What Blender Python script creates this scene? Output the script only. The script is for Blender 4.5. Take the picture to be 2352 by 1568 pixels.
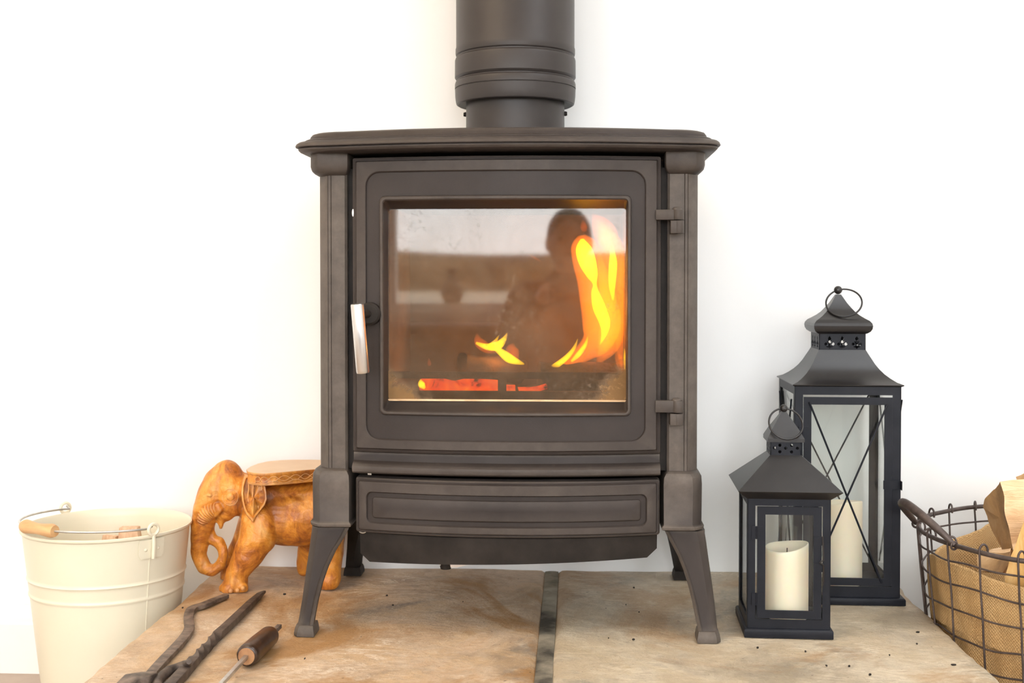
import bpy, bmesh, math, random
from mathutils import Vector, Matrix, noise

for o in list(bpy.data.objects):
    bpy.data.objects.remove(o, do_unlink=True)
random.seed(7)
sc = bpy.context.scene
COL = sc.collection
PI = math.pi

# ------------------------------------------------------------------ camera, light, exposure
F, HOR, YAW, PITCH = 2750.0, 645.0, math.radians(3.0), math.radians(1.2)
CAMZ = 0.5075
cam_d = bpy.data.cameras.new('camera')
cam = bpy.data.objects.new('camera', cam_d)
COL.objects.link(cam)
sc.camera = cam
cam_d.sensor_width = 36.0
cam_d.lens = 36.0 * F / 2352
SHIFT = (math.tan(PITCH) * F - (784 - HOR)) / 2352
cam_d.shift_y = SHIFT
cam.location = (0, 0, CAMZ)
cam.rotation_euler = (PI / 2 - PITCH, 0, YAW)
cam_d.clip_start = 0.02
cam_d.dof.use_dof = True
cam_d.dof.focus_distance = 1.74
cam_d.dof.aperture_fstop = 7.0

sc.view_settings.view_transform = 'Standard'
sc.view_settings.look = 'None'
sc.view_settings.gamma = 1.0
sc.view_settings.use_curve_mapping = False
sc.view_settings.exposure = 0.66
sc.cycles.use_denoising = True
sc.cycles.max_bounces = 14
sc.cycles.diffuse_bounces = 6
sc.cycles.glossy_bounces = 6
sc.cycles.transparent_max_bounces = 24
sc.cycles.sample_clamp_indirect = 6.0

world = bpy.data.worlds.new('overcast_sky')
sc.world = world
world.use_nodes = True
wn = world.node_tree
wn.nodes['Background'].inputs[0].default_value = (0.93, 0.965, 1.0, 1)
wn.nodes['Background'].inputs[1].default_value = 7.0

def area(name, loc, rot, sx, sy, power, col, portal=False):
    l = bpy.data.lights.new(name, 'AREA')
    l.shape = 'RECTANGLE'; l.size = sx; l.size_y = sy
    l.energy = power; l.color = col
    if portal: l.cycles.is_portal = True
    o = bpy.data.objects.new(name, l); COL.objects.link(o)
    o.location = loc; o.rotation_euler = rot
    return o

WIN = [(-0.80, 0.95, 0.375, 1.80), (1.30, 2.15, 0.375, 1.80), (-2.00, -1.10, 0.375, 1.80)]
REARY = -1.60
for (x0, x1, z0, z1) in WIN:
    area('window_portal', ((x0+x1)/2, REARY-0.10, (z0+z1)/2), (PI/2, 0, PI), x1-x0, z1-z0, 1, (1, 1, 1), True)
area('ceiling_fill_light', (-1.15, 0.75, 2.02), (0, 0, 0), 1.2, 1.2, 17, (1.0, 0.76, 0.50))  # added overhead fill, tints the left side warm; no fitting modelled
area('ceiling_fill_light', (1.15, 0.85, 2.02), (0, 0, 0), 1.2, 1.2, 15, (0.86, 0.93, 1.0))  # added cooler fill on the right to balance the warm one

# ------------------------------------------------------------------ photograph pixel -> point on a plane of the place
_f = Vector((-math.sin(YAW)*math.cos(PITCH), math.cos(YAW)*math.cos(PITCH), -math.sin(PITCH)))
_r = Vector((math.cos(YAW), math.sin(YAW), 0))
_u = _r.cross(_f)
def P(px, py, Y=None, z=None, X=None):
    u = (px - 1176) / F
    v = (784 - py) / F + SHIFT * 2352 / F
    d = _f + _r * u + _u * v
    if Y is not None: t = Y / d.y
    elif X is not None: t = X / d.x
    else: t = (z - CAMZ) / d.z
    return Vector((0, 0, CAMZ)) + d * t

# ------------------------------------------------------------------ mesh building
class MB:
    def __init__(s): s.v = []; s.f = []; s.uv = None
    def add(s, vs, fs):
        o = len(s.v); s.v += [Vector(p) for p in vs]; s.f += [tuple(i + o for i in f) for f in fs]
        return s
    def box(s, x0, x1, y0, y1, z0, z1):
        return s.add([(x0,y0,z0),(x1,y0,z0),(x1,y1,z0),(x0,y1,z0),(x0,y0,z1),(x1,y0,z1),(x1,y1,z1),(x0,y1,z1)],
                     [(0,3,2,1),(4,5,6,7),(0,1,5,4),(1,2,6,5),(2,3,7,6),(3,0,4,7)])
    def loft(s, rings, cap0=True, cap1=True, closed=True):
        n = len(rings[0]); vs = [p for r in rings for p in r]; fs = []
        for i in range(len(rings)-1):
            for j in range(n if closed else n-1):
                k = (j+1) % n
                fs.append((i*n+j, i*n+k, (i+1)*n+k, (i+1)*n+j))
        if cap0: fs.append(tuple(range(n-1, -1, -1)))
        if cap1: fs.append(tuple((len(rings)-1)*n + j for j in range(n)))
        return s.add(vs, fs)
    def tube(s, pts, r, n=8, closed=False, flat=None, up=Vector((0,0,1)), cap=True, twist=None, sq=False):
        pts = [Vector(p) for p in pts]; m = len(pts)
        rad = r if isinstance(r, (list, tuple)) else [r]*m
        rings = []; prev = None
        for i, p in enumerate(pts):
            if closed: t = pts[(i+1) % m] - pts[(i-1) % m]
            else: t = pts[min(i+1, m-1)] - pts[max(i-1, 0)]
            t.normalize()
            if prev is None:
                a = up if abs(t.dot(up)) < 0.95 else Vector((0.3, 1, 0.1))
                x = a.cross(t).normalized()
            else:
                x = (prev - t * prev.dot(t)).normalized()
            prev = x; y = t.cross(x)
            tw = twist[i] if twist else 0
            ring = []
            for j in range(n):
                an = 2*PI*j/n + tw + (PI/n if sq else 0)
                a, b = math.cos(an), math.sin(an)
                fl = flat if flat is not None else 1.0
                ring.append(p + (x*a + y*b*fl) * rad[i])
            rings.append(ring)
        if closed:
            vs = [p for q in rings for p in q]; fs = []
            for i in range(m):
                k = (i+1) % m
                for j in range(n):
                    l = (j+1) % n
                    fs.append((i*n+j, i*n+l, k*n+l, k*n+j))
            return s.add(vs, fs)
        return s.loft(rings, cap, cap)
    def bar(s, pts, w, h, up=Vector((0,0,1)), twist=None):
        """rectangular bar along pts; w across, h along up"""
        pts = [Vector(p) for p in pts]; m = len(pts); rings = []
        W = w if isinstance(w, (list, tuple)) else [w]*m
        Hh = h if isinstance(h, (list, tuple)) else [h]*m
        for i, p in enumerate(pts):
            t = (pts[min(i+1, m-1)] - pts[max(i-1, 0)]).normalized()
            x = t.cross(up).normalized(); y = x.cross(t)
            if twist:
                c, sn = math.cos(twist[i]), math.sin(twist[i]); x, y = x*c + y*sn, y*c - x*sn
            a, b = W[i]/2, Hh[i]/2
            rings.append([p - x*a - y*b, p + x*a - y*b, p + x*a + y*b, p - x*a + y*b])
        return s.loft(rings)
    def lathe(s, prof, c=(0,0,0), n=48, cap0=True, cap1=True, sx=1, sy=1):
        c = Vector(c)
        rings = [[c + Vector((r*sx*math.cos(2*PI*j/n), r*sy*math.sin(2*PI*j/n), z)) for j in range(n)] for r, z in prof]
        return s.loft(rings, cap0, cap1)
    def sphere(s, c, r, n=16, m=10):
        c = Vector(c); R = r if isinstance(r, (tuple, list, Vector)) else (r, r, r)
        rings = []
        for i in range(1, m):
            a = -PI/2 + PI*i/m
            rings.append([c + Vector((R[0]*math.cos(a)*math.cos(2*PI*j/n), R[1]*math.cos(a)*math.sin(2*PI*j/n), R[2]*math.sin(a))) for j in range(n)])
        return s.loft(rings)
    def cap(s, a, b, ra, rb, n=16, k=7):
        """tapered round-ended limb"""
        a, b = Vector(a), Vector(b); t = (b-a); L = t.length; t.normalize()
        x = (Vector((0,0,1)) if abs(t.z) < .9 else Vector((1,0,0))).cross(t).normalized(); y = t.cross(x)
        prof = [(-ra*math.cos(PI/2*i/k), ra*math.sin(PI/2*i/k)) for i in range(1, k+1)]
        prof += [(L + rb*math.sin(PI/2*i/k), rb*math.cos(PI/2*i/k)) for i in range(0, k)]
        return s.loft([[a + t*h + (x*math.cos(2*PI*j/n) + y*math.sin(2*PI*j/n))*r for j in range(n)] for h, r in prof])
    def warp(s, fn):
        s.v = [Vector(fn(p)) for p in s.v]; return s
    def xf(s, M):
        s.v = [M @ p for p in s.v]; return s
    def build(s, name, mat=None, parent=None, ang=35, bevel=0, seg=2, flip=True):
        me = bpy.data.meshes.new(name)
        me.from_pydata([tuple(p) for p in s.v], [], s.f)
        if flip:
            bm = bmesh.new(); bm.from_mesh(me)
            bmesh.ops.recalc_face_normals(bm, faces=bm.faces)
            if bevel:
                es = [e for e in bm.edges if len(e.link_faces) == 2 and e.calc_face_angle(0) > math.radians(30)]
                bmesh.ops.bevel(bm, geom=es, offset=bevel, segments=seg, affect='EDGES', profile=0.5, clamp_overlap=True)
            bm.to_mesh(me); bm.free()
        me.shade_smooth()
        me.set_sharp_from_angle(angle=math.radians(ang))
        o = bpy.data.objects.new(name, me); COL.objects.link(o)
        if mat: me.materials.append(mat)
        if parent: o.parent = parent
        return o

def thing(name, label, cat, loc=(0,0,0), rz=0, group=None):
    o = bpy.data.objects.new(name, None); COL.objects.link(o)
    o.location = loc; o.rotation_euler = (0, 0, rz); o.empty_display_size = 0.05
    o['label'] = label; o['category'] = cat
    if group: o['group'] = group
    return o
def tag(o, label, cat, group=None):
    o['label'] = label; o['category'] = cat
    if group: o['group'] = group
    return o
def struct(o): o['kind'] = 'structure'; return o

def rrect(hx, hz, r, cx=0, cz=0, y=0, ns=16, nc=6, bow=None):
    """rounded rectangle loop in the XZ plane, fixed point count"""
    r = min(r, hx*0.999, max(hz*0.999, 1e-5)); pts = []
    for q, (sx, sz, a0) in enumerate([(1,1,0), (-1,1,90), (-1,-1,180), (1,-1,270)]):
        ccx, ccz = sx*(hx-r), sz*(hz-r)
        for k in range(nc+1):
            a = math.radians(a0 + 90*k/nc)
            pts.append((ccx + r*math.cos(a), ccz + r*math.sin(a)))
        nx = [(-1,1),(-1,-1),(1,-1),(1,1)][q]
        n2 = (nx[0]*(hx-r) + (0 if q in (0,2) else (nx[0]*r)), nx[1]*(hz-r) + (nx[1]*r if q in (0,2) else 0))
        p0 = pts[-1]
        for k in range(1, ns):
            pts.append((p0[0] + (n2[0]-p0[0])*k/ns, p0[1] + (n2[1]-p0[1])*k/ns))
    return [Vector((cx + x, y, cz + z)) for x, z in pts]

def poly_plate(outline, holes, th, name, mat, parent, M):
    """flat plate in local XZ with real holes, thickness th along Y"""
    cu = bpy.data.curves.new(name + '_outline', 'CURVE'); cu.dimensions = '2D'; cu.fill_mode = 'BOTH'; cu.extrude = th/2
    for lp in [outline] + holes:
        sp = cu.splines.new('POLY'); sp.points.add(len(lp)-1); sp.use_cyclic_u = True
        for i, (x, z) in enumerate(lp): sp.points[i].co = (x, z, 0, 1)
    tmp = bpy.data.objects.new('tmp', cu); COL.objects.link(tmp)
    dg = bpy.context.evaluated_depsgraph_get()
    me = bpy.data.meshes.new_from_object(tmp.evaluated_get(dg))
    bpy.data.objects.remove(tmp, do_unlink=True); bpy.data.curves.remove(cu)
    me.name = name
    me.transform(M @ Matrix.Rotation(PI/2, 4, 'X'))
    me.materials.clear(); me.materials.append(mat)
    o = bpy.data.objects.new(name, me); COL.objects.link(o)
    if parent: o.parent = parent
    return o

# ------------------------------------------------------------------ materials
def nodes(name):
    m = bpy.data.materials.new(name); m.use_nodes = True
    nt = m.node_tree; b = nt.nodes['Principled BSDF']
    return m, nt, b
def N(nt, t, **kw):
    n = nt.nodes.new(t)
    for k, v in kw.items():
        if k.startswith('i_'):
            key = k[2:]; n.inputs[int(key) if key.isdigit() else key].default_value = v
        else: setattr(n, k, v)
    return n
def ramp(nt, stops, fac, interp='LINEAR'):
    r = nt.nodes.new('ShaderNodeValToRGB'); r.color_ramp.interpolation = interp
    while len(r.color_ramp.elements) < len(stops): r.color_ramp.elements.new(0.5)
    for e, (p, c) in zip(r.color_ramp.elements, stops):
        e.position = p; e.color = c if len(c) == 4 else (*c, 1)
    nt.links.new(fac, r.inputs[0]); return r
def coords(nt, scale=(1,1,1), kind='Object'):
    tc = N(nt, 'ShaderNodeTexCoord'); mp = N(nt, 'ShaderNodeMapping')
    mp.inputs['Scale'].default_value = scale
    nt.links.new(tc.outputs[kind], mp.inputs[0]); return mp.outputs[0]
def noise_n(nt, vec, scale, detail=4, rough=0.5, dist=0):
    n = N(nt, 'ShaderNodeTexNoise'); n.inputs['Scale'].default_value = scale
    n.inputs['Detail'].default_value = detail; n.inputs['Roughness'].default_value = rough
    n.inputs['Distortion'].default_value = dist
    nt.links.new(vec, n.inputs['Vector']); return n.outputs[0]
def mixc(nt, fac, a, b, mode='MIX'):
    m = N(nt, 'ShaderNodeMix', data_type='RGBA', blend_type=mode)
    if isinstance(fac, (int, float)): m.inputs[0].default_value = fac
    else: nt.links.new(fac, m.inputs[0])
    for idx, v in ((6, a), (7, b)):
        if isinstance(v, tuple): m.inputs[idx].default_value = (*v, 1) if len(v) == 3 else v
        else: nt.links.new(v, m.inputs[idx])
    return m.outputs[2]
def bump(nt, b, h, strength, dist=0.001):
    bp = N(nt, 'ShaderNodeBump'); bp.inputs['Strength'].default_value = strength; bp.inputs['Distance'].default_value = dist
    nt.links.new(h, bp.inputs['Height'])
    nt.links.new(bp.outputs[0], b.inputs['Normal']); return bp

def mottled(name, c1, c2, scale, rough=0.6, metal=0, bscale=None, bstr=0.3, bdist=0.001, lo=0.35, hi=0.65, stretch=(1,1,1), spec=0.5, detail=5, rr=None):
    m, nt, b = nodes(name)
    v = coords(nt, stretch)
    n = noise_n(nt, v, scale, detail, 0.6)
    r = ramp(nt, [(lo, c1), (hi, c2)], n)
    nt.links.new(r.outputs[0], b.inputs['Base Color'])
    b.inputs['Roughness'].default_value = rough; b.inputs['Metallic'].default_value = metal
    b.inputs['Specular IOR Level'].default_value = spec
    if bscale:
        bump(nt, b, noise_n(nt, v, bscale, 3, 0.6), bstr, bdist)
    return m

M = {}
def cast_iron():
    m, nt, b = nodes('cast_iron_paint')
    v = coords(nt)
    n = noise_n(nt, v, 7, 5, 0.6)
    base = ramp(nt, [(0.3, (0.028, 0.0215, 0.0190)), (0.7, (0.045, 0.0355, 0.0315))], n)
    sp = noise_n(nt, v, 170, 2, 0.5)
    spk = ramp(nt, [(0.80, (0,0,0)), (0.86, (1,1,1))], sp)
    spots = noise_n(nt, v, 16, 2, 0.5)
    spm = ramp(nt, [(0.52, (0,0,0)), (0.68, (0.55,0.55,0.55))], spots)
    mm = N(nt, 'ShaderNodeMath', operation='MULTIPLY'); nt.links.new(spk.outputs[0], mm.inputs[0]); nt.links.new(spm.outputs[0], mm.inputs[1])
    c = mixc(nt, mm.outputs[0], base.outputs[0], (0.30, 0.25, 0.21))
    # dusty wear on protruding edges
    g = N(nt, 'ShaderNodeNewGeometry')
    pr = ramp(nt, [(0.515, (0,0,0)), (0.60, (0.6,0.6,0.6))], g.outputs['Pointiness'])
    ed = N(nt, 'ShaderNodeMath', operation='MULTIPLY'); nt.links.new(pr.outputs[0], ed.inputs[0]); nt.links.new(noise_n(nt, v, 30, 4, 0.7), ed.inputs[1])
    c2 = mixc(nt, ed.outputs[0], c, (0.24, 0.20, 0.165))
    nt.links.new(c2, b.inputs['Base Color'])
    rr = ramp(nt, [(0.3, (0.42,)*3), (0.7, (0.55,)*3)], noise_n(nt, v, 12, 3, 0.5))
    nt.links.new(rr.outputs[0], b.inputs['Roughness'])
    b.inputs['Specular IOR Level'].default_value = 0.19
    bump(nt, b, noise_n(nt, v, 900, 2, 0.5), 0.35, 0.0004)
    return m
M['iron'] = cast_iron()
M['black_iron'] = mottled('blackened_iron', (0.016,0.013,0.011), (0.032,0.026,0.022), 14, 0.6, spec=0.15, bscale=500, bstr=0.3, bdist=0.0004)
M['pipe'] = mottled('flue_enamel', (0.034,0.028,0.026), (0.045,0.038,0.0355), 6, 0.42, spec=0.28, bscale=700, bstr=0.25, bdist=0.0003)
M['steel'] = mottled('brushed_steel', (0.62,0.60,0.58), (0.74,0.72,0.70), 40, 0.28, 1.0, stretch=(1,1,0.05))
M['bright_metal'] = mottled('galvanised_wire', (0.45,0.44,0.42), (0.62,0.61,0.58), 50, 0.35, 0.9)
M['forged'] = mottled('forged_iron', (0.030,0.021,0.017), (0.115,0.084,0.066), 55, 0.55, 0.15, bscale=160, bstr=0.5, bdist=0.001)
M['rust_forged'] = mottled('worn_forged_iron', (0.050,0.036,0.028), (0.20,0.15,0.118), 60, 0.5, 0.2, bscale=160, bstr=0.5, bdist=0.001)
M['lantern'] = mottled('lantern_black_paint', (0.008,0.009,0.013), (0.013,0.014,0.019), 20, 0.42, bscale=1200, bstr=0.3, bdist=0.0002, spec=0.2)
M['roofpaint'] = mottled('lantern_roof_paint', (0.010,0.0085,0.0085), (0.016,0.014,0.0135), 20, 0.34, bscale=900, bstr=0.3, bdist=0.0002)
M['wire'] = mottled('basket_wire', (0.060,0.043,0.038), (0.110,0.082,0.072), 60, 0.5, 0.5)
M['plaster'] = mottled('white_plaster', (0.845,0.840,0.825), (0.865,0.862,0.850), 2, 0.75, bscale=60, bstr=0.12, bdist=0.001)
M['white_gloss'] = mottled('white_woodwork', (0.82,0.82,0.81), (0.84,0.84,0.83), 3, 0.4)
M['bucket'] = mottled('cream_enamel', (0.70,0.65,0.50), (0.74,0.69,0.545), 4, 0.34, bscale=40, bstr=0.05, bdist=0.001)
M['grip'] = mottled('turned_pale_wood', (0.55,0.30,0.13), (0.68,0.42,0.20), 20, 0.45, stretch=(1,1,6))
M['kindling'] = mottled('kindling_wood', (0.55,0.33,0.20), (0.74,0.52,0.35), 30, 0.7, stretch=(6,6,1))
M['darkwood'] = mottled('dark_varnished_wood', (0.022,0.011,0.007), (0.060,0.028,0.014), 16, 0.28, stretch=(4,4,1))
M['endwood'] = mottled('bare_end_grain', (0.22,0.10,0.045), (0.42,0.22,0.10), 40, 0.6)
M['floor_stone'] = mottled('floor_stone', (0.34,0.27,0.22), (0.46,0.38,0.32), 5, 0.55, bscale=30, bstr=0.2)
M['brick'] = mottled('fire_brick', (0.16,0.11,0.08), (0.30,0.22,0.16), 9, 0.85, bscale=60, bstr=0.4)
M['char'] = mottled('charred_log', (0.025,0.018,0.013), (0.16,0.11,0.075), 25, 0.85, bscale=60, bstr=0.8, bdist=0.004)
M['ash'] = mottled('wood_ash', (0.10,0.08,0.065), (0.32,0.28,0.24), 30, 0.9, bscale=90, bstr=0.8, bdist=0.003)
M['mortar'] = mottled('joint_mortar', (0.045,0.038,0.027), (0.36,0.31,0.23), 11, 0.85, bscale=140, bstr=0.8, bdist=0.001)
M['outdoor_hedge'] = mottled('winter_hedge', (0.055,0.035,0.012), (0.13,0.085,0.035), 1.5, 0.9)
M['outdoor_ground'] = mottled('pale_field', (0.30,0.27,0.20), (0.42,0.38,0.30), 0.8, 0.9)
M['sofa'] = mottled('brown_furniture', (0.07,0.040,0.022), (0.11,0.065,0.036), 6, 0.7)
M['black_cloth'] = mottled('dark_clothing', (0.010,0.010,0.012), (0.022,0.021,0.022), 8, 0.9)
def stone(name, tints, ochre, seed):
    m, nt, b = nodes(name)
    tc = N(nt, 'ShaderNodeTexCoord'); mp = N(nt, 'ShaderNodeMapping'); mp.inputs['Location'].default_value = (seed, seed*0.7, 0)
    nt.links.new(tc.outputs['Object'], mp.inputs[0]); v = mp.outputs[0]
    n1 = noise_n(nt, v, 3.6, 8, 0.66, 1.3)
    c = ramp(nt, [(0.34, tints[0]), (0.45, tints[1]), (0.54, tints[2]), (0.66, tints[3])], n1).outputs[0]
    nb = noise_n(nt, v, 9.0, 8, 0.7, 0.6)
    c = mixc(nt, ramp(nt, [(0.42, (0.95,)*3), (0.52, (0,0,0))], nb).outputs[0], c, tints[5])
    mv = N(nt, 'ShaderNodeMapping'); mv.inputs['Scale'].default_value = (1.0, 2.2, 1); mv.inputs['Rotation'].default_value = (0,0,0.45)
    nt.links.new(v, mv.inputs[0])
    n2 = noise_n(nt, mv.outputs[0], 6.5, 9, 0.72, 2.4)
    vein = ramp(nt, [(0.475, (0,0,0)), (0.505, (1.0,)*3), (0.53, (0,0,0))], n2)
    gate = ramp(nt, [(0.46, (0,0,0)), (0.62, (1,1,1))], noise_n(nt, v, 5.0, 3, 0.5))
    vm = N(nt, 'ShaderNodeMath', operation='MULTIPLY'); nt.links.new(vein.outputs[0], vm.inputs[0]); nt.links.new(gate.outputs[0], vm.inputs[1])
    c = mixc(nt, vm.outputs[0], c, tints[4])
    n3 = noise_n(nt, v, 38, 6, 0.75)
    c = mixc(nt, ramp(nt, [(0.50, (0,0,0)), (0.80, (0.6,)*3)], n3).outputs[0], c, tints[4])
    c = mixc(nt, ramp(nt, [(0.20, (0.55,)*3), (0.48, (0,0,0))], n3).outputs[0], c, tints[0])
    n4 = noise_n(nt, v, 3.1, 8, 0.68, 1.1)
    c = mixc(nt, ramp(nt, [(0.36, (0.75,)*3), (0.47, (0,0,0))], n4).outputs[0], c, tuple(0.62*q for q in tints[5]))
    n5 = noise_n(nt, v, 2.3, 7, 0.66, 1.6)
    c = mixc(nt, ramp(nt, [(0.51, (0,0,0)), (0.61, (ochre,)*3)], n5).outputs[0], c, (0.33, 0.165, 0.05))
    n6 = noise_n(nt, v, 130, 2, 0.5)
    c = mixc(nt, ramp(nt, [(0.735, (0,0,0)), (0.76, (0.85,)*3)], n6).outputs[0], c, (0.07, 0.045, 0.03))
    nt.links.new(c, b.inputs['Base Color'])
    b.inputs['Roughness'].default_value = 0.48
    b.inputs['Specular IOR Level'].default_value = 0.4
    h = mixc(nt, 0.6, n2, n3)
    bump(nt, b, h, 0.9, 0.007)
    return m
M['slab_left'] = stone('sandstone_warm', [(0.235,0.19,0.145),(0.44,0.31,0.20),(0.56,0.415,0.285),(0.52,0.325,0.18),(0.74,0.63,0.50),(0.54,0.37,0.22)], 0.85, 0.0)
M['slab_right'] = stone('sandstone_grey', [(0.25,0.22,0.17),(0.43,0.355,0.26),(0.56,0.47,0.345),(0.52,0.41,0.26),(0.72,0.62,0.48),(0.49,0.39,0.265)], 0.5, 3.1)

def elephant_wood():
    m, nt, b = nodes('stained_carved_wood')
    v = coords(nt)
    n = noise_n(nt, v, 17, 8, 0.68, 1.6)
    c = ramp(nt, [(0.32, (0.15,0.042,0.009)), (0.43, (0.43,0.13,0.016)), (0.55, (0.66,0.255,0.030)), (0.70, (0.72,0.38,0.11))], n).outputs[0]
    ms = coords(nt, (1, 1, 0.25))
    c = mixc(nt, ramp(nt, [(0.50,(0,0,0)),(0.70,(0.6,)*3)], noise_n(nt, ms, 42, 5, 0.6, 1.0)).outputs[0], c, (0.24,0.075,0.016))
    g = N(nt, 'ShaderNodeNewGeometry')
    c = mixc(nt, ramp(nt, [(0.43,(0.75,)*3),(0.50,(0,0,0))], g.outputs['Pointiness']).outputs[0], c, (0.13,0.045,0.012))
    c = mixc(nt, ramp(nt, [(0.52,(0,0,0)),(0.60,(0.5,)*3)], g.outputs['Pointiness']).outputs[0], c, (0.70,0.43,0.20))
    nt.links.new(c, b.inputs['Base Color'])
    b.inputs['Roughness'].default_value = 0.42
    bump(nt, b, noise_n(nt, v, 48, 4, 0.6, 0.8), 0.7, 0.004)
    return m
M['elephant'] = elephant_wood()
M['elephant_top'] = mottled('dusty_table_wood', (0.66,0.46,0.29), (0.74,0.55,0.37), 9, 0.5, bscale=60, bstr=0.1)

def burlap():
    m, nt, b = nodes('burlap')
    tc = N(nt, 'ShaderNodeTexCoord')
    sep = N(nt, 'ShaderNodeSeparateXYZ'); nt.links.new(tc.outputs['UV'], sep.inputs[0])
    def sine(src, freq, ph=0):
        a = N(nt, 'ShaderNodeMath', operation='MULTIPLY'); nt.links.new(src, a.inputs[0]); a.inputs[1].default_value = freq
        s = N(nt, 'ShaderNodeMath', operation='SINE'); nt.links.new(a.outputs[0], s.inputs[0]); return s.outputs[0]
    sx, sy = sine(sep.outputs[0], 2*PI*210), sine(sep.outputs[1], 2*PI*210)
    w = N(nt, 'ShaderNodeMath', operation='MULTIPLY'); nt.links.new(sx, w.inputs[0]); nt.links.new(sy, w.inputs[1])
    v = coords(nt)
    n = noise_n(nt, v, 7, 5, 0.6)
    c = ramp(nt, [(0.3, (0.44,0.265,0.115)), (0.55, (0.62,0.41,0.195)), (0.75, (0.72,0.52,0.28))], n).outputs[0]
    c = mixc(nt, ramp(nt, [(0.30,(0.40,)*3),(0.5,(0,0,0))], w.outputs[0]).outputs[0], c, (0.24,0.13,0.045))
    nt.links.new(c, b.inputs['Base Color'])
    b.inputs['Roughness'].default_value = 0.9; b.inputs['Specular IOR Level'].default_value = 0.15
    bump(nt, b, w.outputs[0], 0.5, 0.0012)
    return m
M['burlap'] = burlap()
def logface(name, stops, stretch, rot=(0,0,0), rough=0.75, bs=0.7):
    m, nt, b = nodes(name)
    tc = N(nt, 'ShaderNodeTexCoord'); mp = N(nt, 'ShaderNodeMapping')
    mp.inputs['Scale'].default_value = stretch; mp.inputs['Rotation'].default_value = rot
    nt.links.new(tc.outputs['Object'], mp.inputs[0]); v = mp.outputs[0]
    n = noise_n(nt, v, 14, 6, 0.65, 0.6)
    nt.links.new(ramp(nt, stops, n).outputs[0], b.inputs['Base Color'])
    b.inputs['Roughness'].default_value = rough
    bump(nt, b, n, bs, 0.006)
    return m
M['split_wood'] = logface('split_log_face', [(0.3,(0.50,0.29,0.14)),(0.5,(0.72,0.48,0.27)),(0.7,(0.80,0.60,0.38))], (1,1,5))
M['bark'] = logface('log_bark', [(0.3,(0.12,0.075,0.042)),(0.5,(0.34,0.20,0.085)),(0.7,(0.46,0.31,0.165))], (1,1,1))
M['amber_wood'] = logface('amber_log_face', [(0.3,(0.30,0.15,0.045)),(0.5,(0.55,0.31,0.09)),(0.7,(0.64,0.42,0.18))], (5,1,1))

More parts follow.
